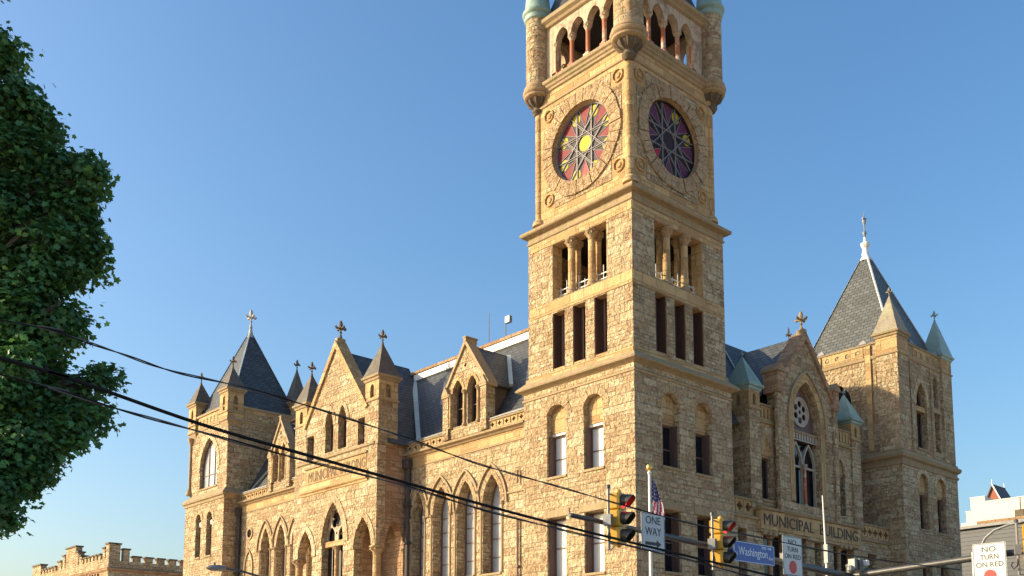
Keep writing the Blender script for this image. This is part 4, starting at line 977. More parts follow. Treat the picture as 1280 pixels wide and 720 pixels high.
# copper-capped turrets on the bay corners
for (x0, x1, y0, y1) in ((BX0 - .04, BX0 + 1.05, 0.48, 2.0), (BX1 - 1.05, BX1 + .04, 0.48, 2.0)):
    pinnacle(bay, x0, x1, y0, y1, 11.75, 17.75, 18.85, 20.9, M_STONE, M_COPPER, 0.5, 0.14, M_COPPER, eave_m=M_COPPER)
pinnacle(bay, 24.3, 25.5, 3.4, 4.6, 15.0, 18.5, 19.6, 21.6, M_STONE, M_COPPER, 0.3, 0.1, M_COPPER, eave_m=M_COPPER)
pyr_base = MB(); wbox(pyr_base, BX1, 26.7, 3.0, 4.0, 11.3, 17.4, M_STONE); wbox(pyr_base, 8.2, BX0, 3.0, 4.0, 11.3, 17.4, M_STONE); pyr_base.build('recessed_wall', bay)
# porch below
mb = MB(); fp = SY(0.55)
lows = [rect(9.3, 10.1, 7.2, 10.5), rect(11.75, 14.15, 6.0, 10.45), rect(15.4, 16.3, 7.2, 10.45), rect(17.2, 18.0, 7.2, 10.4), rect(19.4, 21.9, 6.0, 10.4), rect(23.7, 24.8, 7.2, 10.3)]
panel(mb, fp, rect(8.2, 26.7, 0, 11.3), lows, 0, 0.8, M_STONE)
wbox(mb, 8.2, 26.7, 1.35, 3.0, 11.0, 11.28, M_LEAD)
mould(mb, fp, 8.2, 11.2, [(0.03, 11.05), (-0.12, 11.1), (-0.14, 11.24), (0.03, 11.32)], M_LEDGE)
mould(mb, fp, 22.3, 26.7, [(0.03, 11.05), (-0.12, 11.1), (-0.14, 11.24), (0.03, 11.32)], M_LEDGE)
porch = mb.build('entrance_porch', B)
balustrade(fp, porch, 8.2, BX0 + .2, 11.32, 12.15, 0.3, 0.72)
balustrade(fp, porch, BX1 - .2, 26.7, 11.32, 12.15, 0.3, 0.72)
for a, b, z0, z1 in ((9.3, 10.1, 7.2, 10.5), (11.75, 14.15, 6.0, 10.45), (15.4, 16.3, 7.2, 10.45), (17.2, 18.0, 7.2, 10.4), (19.4, 21.9, 6.0, 10.4), (23.7, 24.8, 7.2, 10.3)):
    window(fp, porch, (a + b) / 2, (b - a) / 2, z0, z1, z1, 0.55, M_GLASS, sill=False, jamb=0.07)
for u in (12.75, 20.4): column(fp, porch, u, 0.25, 6.0, 10.42, 0.16, M_BROWN, M_TRIM, 0.4)
sg = MB(); fs = SY(0.28)
box(sg, fs, 11.2, 22.4, 10.62, 11.72, 0, 0.5, M_SMOOTH)
box(sg, fs, 11.2, 22.4, 10.45, 10.62, 0.06, 0.5, M_STONE)
mould(sg, fs, 11.1, 22.5, [(0.2, 11.72), (-0.1, 11.74), (-0.16, 11.88), (0.2, 11.98), (0.5, 11.98), (0.5, 11.72)], M_LEDGE)
for u0 in (11.5, 19.9):
    for k in range(3): box(sg, fs, u0 + k * .55, u0 + k * .55 + .3, 10.3, 10.62, 0.03, 0.4, M_TRIM)
text(sg, 'MUNICIPAL', (11.45, 0.275, 10.86), (1, 0, 0), (0, 0, 1), 5.3, 0.66, M_LETTER, 0.025, 0.0)
text(sg, 'BUILDING', (17.45, 0.275, 10.86), (1, 0, 0), (0, 0, 1), 4.5, 0.66, M_LETTER, 0.025, 0.0)
sg.build('sign_panel', porch)
# plain back of the building
mb = MB(); wbox(mb, 8.3, 35.0, 7.5, 8.3, 0, 22.9, M_STONE); wbox(mb, 25.8, 26.6, 8.3, 43, 0, 22.9, M_STONE); wbox(mb, 6.2, 25.8, 42.2, 43, 0, 22.9, M_STONE); mb.build('rear_wall', B)
# roof antennas
m2 = MB(); tube(m2, [(6, 18.27, 23.8), (6, 18.27, 27.1)], 0.035, 6, M_GALV); m2.build('roof_antenna', B)
m2 = MB(); tube(m2, [(6, 16.53, 23.8), (6, 16.53, 26.4)], 0.04, 6, M_GALV); wbox(m2, 5.9, 6.15, 16.05, 16.5, 25.9, 26.35, M_GALV); m2.build('roof_antenna', B)

# ================================================================== NEIGHBOURS
def neighbour_armory():
    root = empty('crenellated_building', (5.4, 85.4, 0), 'tan stone castle-like building with stepped battlements far beyond the left corner tower', 'building')
    mb = MB(); X0, Yc = 5.4, 85.4
    wbox(mb, X0, X0 + 26, Yc, Yc + 28.2, 0, 15.3, M_STONE)
    ring(mb, X0, X0 + 26, Yc, Yc + 28.2, [(0, 14.9), (0.2, 15.1), (0.3, 15.3), (0, 15.4)], M_BROWN, 0.3)
    fl_, fs_ = LX(X0), SY(Yc)
    box(mb, fl_, Yc, Yc + 28.2, 15.3, 16.5, -0.02, 0.8, M_STONE); box(mb, fs_, X0 + .8, X0 + 26, 15.3, 16.2, -0.02, 0.8, M_STONE)
    k = 0
    for i in range(26): box(mb, fl_, Yc + 3 + i * .9, Yc + 3.35 + i * .9, 14.5, 14.9, -0.2, 0.02, M_BROWN)
    mb.build('wall', root)
    def mer(fr, a, b, zb, zt):
        m2 = MB(); box(m2, fr, a, b, zb, zt - .18, 0.0, 0.75, M_STONE); box(m2, fr, a - .12, b + .12, zt - .18, zt, -0.12, 0.87, M_DARKST); m2.build('merlon', root)
    mer(fl_, Yc, Yc + 1.0, 16.5, 18.3); mer(fs_, X0 + .75, X0 + 1.3, 16.2, 18.3)
    mer(fl_, Yc + 1.3, Yc + 2.0, 16.5, 17.9); mer(fs_, X0 + 1.7, X0 + 2.4, 16.2, 17.75)
    for i in range(6): mer(fl_, Yc + 2.8 + i * 1.15, Yc + 3.45 + i * 1.15, 16.45, 17.25)
    mer(fl_, 94.6, 95.4, 16.5, 17.7); mer(fl_, 95.7, 96.5, 16.5, 18.3); mer(fl_, 96.6, 100.2, 16.5, 19.1); mer(fl_, 100.6, 101.4, 16.5, 18.3); mer(fl_, 101.9, 103.2, 16.5, 17.7)
    for i in range(5): mer(fl_, 104.1 + i * 1.15, 104.75 + i * 1.15, 16.45, 17.2)
    mer(fl_, 110.0, 113.4, 16.5, 18.0)
    for i in range(14): mer(fs_, X0 + 2.9 + i * 1.45, X0 + 3.75 + i * 1.45, 16.2, 16.95)
neighbour_armory()
root = empty('white_building', (64.5, 0, 0), 'white painted brick building with stepped parapet right of the right corner tower', 'building')
mb = MB(); f5 = LX(64.5)
panel(mb, f5, [(-30, 0), (12.1, 0), (12.1, 18.2), (11.55, 18.2), (11.55, 19.3), (11.05, 19.3), (11.05, 20.65), (9.6, 20.65), (9.6, 20.1), (-30, 20.1)], [], 0, 8.0, M_PLASTER)
for a, b, z in ((11.05, 9.6, 20.65), (9.55, -30, 20.1), (11.55, 11.08, 19.3)): box(mb, f5, b, a + .05, z, z + .07, -0.06, 0.5, M_WHITE)
box(mb, f5, 5.9, 6.75, 18.0, 18.9, -0.1, 0.003, M_DARKST)
mb.build('wall', root)
m2 = MB(); box(m2, f5, 6.2, 6.25, 17.2, 20.1, -0.06, 0.02, M_PIPE); m2.build('drainpipe', root)
root = empty('brick_roof_house', (73, 12.2, 0), 'red brick gable and dark slate roof peeping over the white parapet wall', 'building')
mb = MB(); f6 = LX(73.0)
P_ = [(13.05, 0), (13.05, 21.5), (12.2, 23.35), (11.35, 21.5), (11.35, 0)]
panel(mb, f6, P_, [], 0, 3.2, M_REDB); mb.build('brick_wall', root)
m2 = MB()
for s in (-1, 1): poly(m2, [(72.8, 12.2, 23.5), (76.2, 12.2, 23.5), (77.0, 12.2 + s * 1.1, 21.1), (72.8, 12.2 + s * 1.1, 21.1)], M_PURPLE, 0.12)
strip(m2, (72.75, 12.2, 23.55), (72.75, 11.1, 21.15), 0.06, M_WHITE, 0.08)
for x in (72.9, 76.1): tube(m2, [(x, 12.2, 23.4), (x, 12.2, 24.0)], 0.05, 5, M_WHITE)
m2.build('roof', root)
root = empty('grey_clad_building', (52, 0, 0), 'low grey metal-clad building in front of the white building at right', 'building')
mb = MB(); f7 = LX(52.0)
panel(mb, f7, [(-25, 0), (7.5, 0), (7.5, 15.55), (-25, 16.0)], [], 0, 6.0, M_GREYP)
for k in range(42): z = 0.4 + k * .37; box(mb, f7, -25, 7.5, z, z + .03, -0.03, 0.01, M_GREYP)
mb.build('wall', root)
m2 = MB(); band(m2, f7, [(-25, 16.0), (7.6, 15.55)], [(-25, 16.25), (7.6, 15.8)], -0.3, 6.2, M_LEAD); box(m2, f7, -25, 5.6, 16.0, 16.3, 0.8, 1.2, M_BROWN); m2.build('roof', root)

# ================================================================== STREET FURNITURE
def signal_at(x, y, z0, label, lit=0):
    root = empty('traffic_light', (x, y, z0), label, 'traffic light', 'traffic lights on the mast arm')
    H = 1.12; mb = MB()
    n = 3; hs = H / n
    for i in range(n):
        za = z0 + i * hs + .008; zb = za + hs - .016
        # rounded yellow section
        pts = []
        for (cx_, cz_, a0) in ((.15, zb - .04, 0), (-.15, zb - .04, 90), (-.15, za + .04, 180), (.15, za + .04, 270)):
            for k in range(4):
                a = radians(a0 + k * 30); pts.append((cx_ + .03 * cos(a), cz_ + .04 * sin(a)))
        panel(mb, Fr((x, y, 0), (1, 0, 0), (0, 1, 0)), pts, [], -0.10, 0.16, M_YEL)
        panel(mb, Fr((x, y, 0), (1, 0, 0), (0, 1, 0)), [(p[0] * .86, (p[1] - (za + zb) / 2) * .88 + (za + zb) / 2) for p in pts], [], 0.16, 0.22, M_YEL)
    lathe(mb, (x, y, z0 + H), [(.06, 0), (.06, .05), (.03, .08)], 10, M_YEL); lathe(mb, (x, y, z0 - .06), [(.03, 0), (.06, .03), (.06, .06)], 10, M_YEL)
    mb.build('housing', root)
    for i in range(n):
        zc = z0 + (i + .5) * hs; on = (i == 2)
        m2 = MB(); panel(m2, Fr((x, y, 0), (1, 0, 0), (0, 1, 0)), circ(0, zc, 0.135, 20), [], -0.125, -0.103, M_REDL if on else M_DLENS)
        m2.build('lens', root)
        v = MB(); nseg = 18; ln = 0.25; th = 0.012
        rows = []
        for j in range(nseg + 1):
            a = radians(-52 + 284 * j / nseg); s = (sin(a) + 1) / 2
            l = 0.07 + (ln - 0.07) * min(1, s * 1.25)
            rows.append((cos(a), sin(a), l))
        vs = []
        for cx_, sz_, l in rows:
            for rr, yy in ((.148, -.10), (.148, -.10 - l), (.138, -.10 - l), (.138, -.10)):
                drop = 0.10 * (-.10 - yy)
                vs.append((x + cx_ * rr, y + yy, zc + sz_ * rr - drop))
        fs = []
        for j in range(nseg):
            a = j * 4; b = a + 4; fs += [(a, a + 1, b + 1, b), (a + 1, a + 2, b + 2, b + 1), (a + 2, a + 3, b + 3, b + 2), (a + 3, a, b, b + 3)]
        fs += [(0, 1, 2, 3), (nseg * 4, nseg * 4 + 1, nseg * 4 + 2, nseg * 4 + 3)]
        v.add(vs, fs, M_YEL if False else M_VISOR); v.build('visor', root, smooth=True)
    b = MB()
    px = x - 0.30
    tube(b, [(px, y + .1, z0 - .12), (px, y + .1, z0 + H + .08)], 0.032, 8, M_GALV)
    lathe(b, (px, y + .1, z0 + H + .06), [(.05, 0), (.05, .06), (.02, .08)], 8, M_ARM)
    for z in (z0 + H - .06, z0 + .02): tube(b, [(px, y + .1, z), (x - .12, y + .05, z)], 0.02, 6, M_GALV)
    wbox(b, px - .07, px + .07, y + .02, y + .2, z0 + .38, z0 + .62, M_GALV)
    tube(b, [(px, y + .1, z0 + .35), (px - .03, y + .04, z0 + .1), (px - .12, y + .04, z0 + .02), (px - .17, y + .04, z0 + .12), (px - .12, y + .04, z0 + .2)], 0.014, 6, M_CABLE)
    tube(b, [(px, y + .15, z0 - .1), (px + .2, y + .15, z0 - .12), (x, y + .1, z0 - .03)], 0.012, 6, M_GALV)
    b.build('mounting_bracket', root)
    root.rotation_euler = (0, 0, radians(18))
    return root
signal_at(-21.33, -18.0, 4.60, 'yellow traffic light showing red, left of the white ONE WAY sign')
signal_at(-17.72, -18.0, 4.44, 'yellow traffic light showing red, between the ONE WAY sign and the blue street sign')

ma = empty('signal_mast', (-11.4, -17.8, 0), 'dark steel signal mast whose two long arms carry lights and signs', 'signal mast')
mb = MB(); tube(mb, [(-11.4, -17.8, 0), (-11.4, -17.8, 4.95)], [0.16, 0.13], 16, M_ARM); lathe(mb, (-11.4, -17.8, 4.95), [(.15, 0), (.15, .06), (.04, .1)], 14, M_ARM); mb.build('pole', ma, smooth=True)
mb = MB(); tube(mb, [(-11.4, -17.8, 4.66), (-15, -17.8, 4.80), (-22.62, -17.8, 5.12)], [0.105, 0.085, 0.05], 14, M_ARM); mb.build('arm', ma, smooth=True)
mb = MB(); tube(mb, [(-11.4, -17.8, 4.68), (-11.4, -21.5, 4.88), (-11.4, -26.5, 5.1)], [0.09, 0.085, 0.06], 14, M_ARM); mb.build('arm', ma, smooth=True)
mb = MB(); lathe(mb, (-11.4, -17.8, 0), [(.3, 0), (.3, .05), (.2, .08), (.18, .3)], 16, M_ARM); mb.build('base_plate', ma)
mb = MB()
wbox(mb, -11.62, -11.44, -18.05, -17.85, 4.86, 5.14, M_GALV); wbox(mb, -11.44, -11.26, -18.1, -17.9, 4.8, 5.15, M_ARM); wbox(mb, -11.2, -11.08, -18.2, -18.05, 4.98, 5.12, M_POLEW)
lathe(mb, (-11.75, -18.0, 4.76), [(.06, 0), (.1, .05), (.1, .14), (.04, .18)], 10, M_GALV); lathe(mb, (-11.05, -18.1, 4.74), [(.06, 0), (.1, .05), (.1, .14), (.04, .18)], 10, M_ARM)
mb.build('pole_top_fitting', ma)
mb = MB()
for x in (-20.3, -16.5, -14.75): wbox(mb, x - .03, x + .03, -17.95, -17.70, 4.80, 5.04, M_ARM)
mb.build('sign_clamp', ma)

def flat_sign(name, label, cat, org, X, w, h, face, parts, group=None, border=None, zoff=0.0):
    X = Vector(X).normalized(); Z = Vector((0, 0, 1)); Nn = X.cross(Z); Nn = Nn.normalized()   # faces along Nn
    o = Vector(org); root = empty(name, o, label, cat, group)
    fr = Fr(o, X, -Nn)
    def rr(a, b, c, d, r):
        pts = []
        for cx_, cz_, a0 in ((b - r, d - r, 0), (a + r, d - r, 90), (a + r, c + r, 180), (b - r, c + r, 270)):
            for k in range(5):
                t = radians(a0 + k * 22.5); pts.append((cx_ + r * cos(t), cz_ + r * sin(t)))
        return pts
    mb = MB(); panel(mb, fr, rr(0, w, 0, h, .035), [], 0, 0.006, face); mb.build('sign_plate', root)
    if border:
        m2 = MB(); a = rr(.012, w - .012, .012, h - .012, .03); b = rr(.024, w - .024, .024, h - .024, .025)
        band(m2, fr, a + [a[0]], b + [b[0]], -0.003, 0.002, border); m2.build('border', root)
    m2 = MB()
    for kind, *a in parts:
        if kind == 't':
            s, u, z, tw, th, m, bold = a; text(m2, s, tuple(fr.P(u, z, -0.003)), tuple(X), (0, 0, 1), tw, th, m, 0.0025, bold)
        elif kind == 'p':
            pts, m = a; panel(m2, fr, pts, [], -0.005, 0.002, m)
    m2.build('lettering', root)
    return root, fr
def arrow(u0, u1, zc, t, hw, hl):
    return [(u0, zc - t), (u1 - hl, zc - t), (u1 - hl, zc - hw), (u1, zc), (u1 - hl, zc + hw), (u1 - hl, zc + t), (u0, zc + t)]
w, h = .72, .84
r1, f1 = flat_sign('one_way_sign', 'white ONE WAY sign with an arrow pointing right, hung on the mast arm', 'road sign', (-20.62, -18.02, 4.56), (1, 0, 0), w + .08, h, M_SIGNW,
    [('t', 'ONE', .15, .60, .5, .175, M_SIGNB, .0), ('t', 'WAY', .13, .35, .54, .175, M_SIGNB, .0), ('p', arrow(.13, .67, .165, .035, .09, .16), M_SIGNB)], border=M_SIGNB)
r2, f2 = flat_sign('street_name_sign', 'blue Washington street name sign hung beside the right traffic light', 'street sign', (-17.28, -18.05, 4.60), (1, 0, 0), 1.72, .50, M_BLUE,
    [('t', 'Washington', .19, .10, 1.22, .27, M_WSIGN, .0), ('t', 'N', .06, .14, .08, .10, M_WSIGN, .0), ('t', 'Ave', 1.46, .13, .18, .10, M_WSIGN, .0),
     ('t', '300', 1.16, .38, .2, .07, M_WSIGN, .0), ('p', arrow(1.42, 1.58, .415, .012, .035, .05), M_WSIGN)], border=M_WSIGN)
def ntor(org, X, w, h, label):
    return flat_sign('no_turn_sign', label, 'road sign', org, X, w, h, M_SIGNW,
        [('t', 'NO', w * .28, h * .79, w * .42, h * .13, M_SIGNB, .0), ('t', 'TURN', w * .22, h * .61, w * .55, h * .12, M_SIGNB, .0), ('t', 'ON RED', w * .09, h * .43, w * .82, h * .12, M_SIGNB, .0),
         ('p', circ(w / 2, h * .22, w * .19, 24), M_SIGNR)], 'no turn on red signs on the signal mast', border=M_SIGNB)
ntor((-15.18, -18.05, 4.42), (1, 0, 0), .90, 1.02, 'white NO TURN ON RED sign beside the blue street name sign')
ntor((-11.66, -21.33, 4.12), (0, -1, 0), .82, 1.06, 'white NO TURN ON RED sign at the right edge under the curved steel pipe')
mb = MB()
cv = [(-11.4, -21.52, 4.6), (-11.4, -21.52, 5.15), (-11.4, -21.62, 5.33), (-11.4, -21.85, 5.50), (-11.4, -22.2, 5.60), (-11.4, -22.7, 5.66), (-11.4, -23.4, 5.74)]
rc = empty('curved_pipe_bracket', (-11.55, -21.52, 4.6), 'thin grey pipe curving up and right above the right NO TURN ON RED sign', 'pipe bracket')
tube(mb, [(p[0] - .15, p[1], p[2]) for p in cv], 0.032, 8, M_GALV); mb.build('curved_pipe', rc, smooth=True)
mb = MB()
tube(mb, [(-11.58, -21.30, 4.4), (-11.58, -21.30, 5.0)], 0.03, 8, M_POLEW); mb.build('clamp', rc)
sr = signal_at(0, 0, 0, 'traffic light at the right picture edge facing the near street'); 
sr.location = (-11.75, -22.80, 4.42); sr.rotation_euler = (0, 0, radians(-62))
for c in sr.children: pass

# flagpoles
fp_ = empty('flagpole', (-6.53, -6.4, 0), 'white flagpole with gold ball and limp flag, behind the ONE WAY sign', 'flagpole')
mb = MB(); tube(mb, [(-6.53, -6.4, 0), (-6.53, -6.4, 10.25)], [0.10, 0.055], 10, M_POLEW); mb.build('pole', fp_, smooth=True)
mb = MB(); lathe(mb, (-6.53, -6.4, 10.22), [(0.02, 0), (0.11, .07), (0.135, .17), (0.10, .27), (0.01, .31)], 14, M_GOLD); lathe(mb, (-6.53, -6.4, 10.14), [(.09, 0), (.09, .06), (.03, .1)], 10, M_POLEW); mb.build('gold_ball', fp_, smooth=True)
fg_ = empty('national_flag', (-6.45, -6.45, 8.3), 'limp stars and stripes flag hanging from the gold-topped flagpole', 'flag')
mb = MB(); nu, nv = 14, 30
top, bot = 9.95, 8.25
def fpnt(i, j):
    s = i / nu; t = j / nv
    wd = 0.16 + 0.34 * min(1, t * 1.3)
    fold = 0.07 * sin(s * 9 + t * 3.5) * (0.5 + t * .6)
    a = s * wd
    z = top - t * (top - bot) - 0.22 * s * (1 - t) + 0.04 * sin(s * 12)
    return Vector((-6.46 + a * .74 + fold * .67, -6.46 - a * .67 + fold * .74, z))
vs = [fpnt(i, j) for j in range(nv + 1) for i in range(nu + 1)]
for j in range(nv):
    for i in range(nu):
        q = (j * (nu + 1) + i, j * (nu + 1) + i + 1, (j + 1) * (nu + 1) + i + 1, (j + 1) * (nu + 1) + i)
        if j < 17 - i * .25:
            m = M_FWHITE if (i % 3 == 1 and j % 3 == 1) else M_FBLUE
        else: m = M_FRED if ((i + j // 3) // 2) % 2 == 0 else M_FWHITE
        mb.add([vs[a] for a in q], [(0, 1, 2, 3)], m)
o = mb.build('cloth', fg_, recalc=False)
p2 = empty('bare_flagpole', (5.95, -6.8, 0), 'thin bare white pole without a flag in front of the MUNICIPAL BUILDING sign', 'flagpole')
mb = MB(); tube(mb, [(5.98, -6.82, 0), (5.98, -6.82, 7.9), (5.92, -6.78, 10.8)], [0.06, 0.055, 0.03], 8, M_POLEW); wbox(mb, 5.9, 6.12, -6.95, -6.75, 7.5, 8.4, M_GALV) ; mb.build('pole', p2)

# street lamp low at the left
sl = empty('street_lamp', (-15.2, 3.2, 0), 'street lamp with grey head and curved arm in front of the left wing', 'street lamp')
mb = MB(); tube(mb, [(-15.2, 3.2, 0), (-15.2, 3.2, 5.6)], [0.11, 0.08], 12, M_ARM); mb.build('pole', sl, smooth=True)
mb = MB(); tube(mb, [(-15.2, 3.2, 5.2), (-16.2, 4.0, 5.68), (-17.66, 5.05, 6.08), (-18.28, 5.37, 6.28), (-18.9, 5.7, 6.36)], 0.045, 8, M_ARM); mb.build('arm', sl, smooth=True)
mb = MB(); q0, q1 = Vector((-18.75, 5.62, 6.36)), Vector((-19.45, 5.95, 6.36)); tube(mb, [q0, q0.lerp(q1, .3), q0.lerp(q1, .8), q1], [0.06, 0.13, 0.12, 0.04], 10, M_GALV)
lathe(mb, tuple(q0.lerp(q1, .6) + Vector((0, 0, .1))), [(.05, 0), (.05, .1), (.02, .13)], 8, M_ARM); mb.build('lamp_head', sl, smooth=True)

# overhead cables
def cable(name, label, pts, r, m, strands=1, grp='overhead cables crossing the street', y=-20.5):
    root = empty(name, pts[len(pts) // 2], label, 'cable', grp)
    P = []
    n = len(pts)
    for i in range(n - 1):   # Catmull-Rom
        p0, p1, p2, p3 = [Vector(pts[max(0, min(n - 1, i + k))]) for k in (-1, 0, 1, 2)]
        for t in [k / 6 for k in range(6)]:
            P.append(0.5 * ((2 * p1) + (-p0 + p2) * t + (2 * p0 - 5 * p1 + 4 * p2 - p3) * t * t + (-p0 + 3 * p1 - 3 * p2 + p3) * t ** 3))
    P.append(Vector(pts[-1]))
    for k in range(strands):
        mb = MB()
        a = [q + Vector((0, 0, r * 1.1 * sin(i * .55 + k * pi))) + Vector((0, r * 1.1 * cos(i * .55 + k * pi), 0)) if strands > 1 else q for i, q in enumerate(P)]
        tube(mb, a, r, 6, m if k == 0 else M_CABLEG, cap=True); mb.build('strand', root, smooth=True)
C0 = Vector((-37.114418, -32.173057, 1.6))
cable('overhead_cable', 'thin twisted cable, highest of the three crossing the building', [(-42.12, -20.2, 5.32), (-34.12, -20.2, 5.7), (-33.74, -20.2, 5.72), (-33.37, -20.2, 5.69), (-32.77, -20.2, 5.62), (-32.12, -20.2, 5.54), (-31.2, -20.2, 5.53), (-29.98, -20.2, 5.45), (-28.61, -20.2, 5.31), (-27.22, -20.2, 5.13), (-26.37, -20.2, 5.06), (-25.27, -20.2, 4.99), (-23.63, -20.2, 4.87), (-21.53, -20.2, 4.75), (-19.36, -20.2, 4.71), (-16.67, -20.2, 4.67), (-13.89, -20.2, 4.68), (-9.87, -20.2, 4.78)], 0.009, M_CABLE, 2)
cable('overhead_cable', 'thick black cable bundle, middle of the three crossing the building', [(-42.19, -20.6, 5.87), (-34.19, -20.6, 5.14), (-33.7, -20.6, 5.09), (-33.17, -20.6, 5.02), (-31.91, -20.6, 4.82), (-30.57, -20.6, 4.68), (-29.16, -20.6, 4.55), (-27.39, -20.6, 4.38), (-25.67, -20.6, 4.24), (-23.88, -20.6, 4.12), (-22.31, -20.6, 4.02), (-20.53, -20.6, 3.91), (-18.52, -20.6, 3.79)], 0.023, M_CABLE, 1)
cable('overhead_cable', 'slim black cable with a grey strand, lowest of the three crossing the building', [(-42.26, -20.9, 5.47), (-34.26, -20.9, 4.87), (-33.78, -20.9, 4.83), (-33.0, -20.9, 4.73), (-32.04, -20.9, 4.64), (-30.74, -20.9, 4.52), (-29.1, -20.9, 4.4), (-27.64, -20.9, 4.23), (-25.96, -20.9, 4.1), (-24.23, -20.9, 3.99), (-22.69, -20.9, 3.89), (-20.97, -20.9, 3.75), (-19.01, -20.9, 3.62)], 0.0095, M_CABLE, 2)
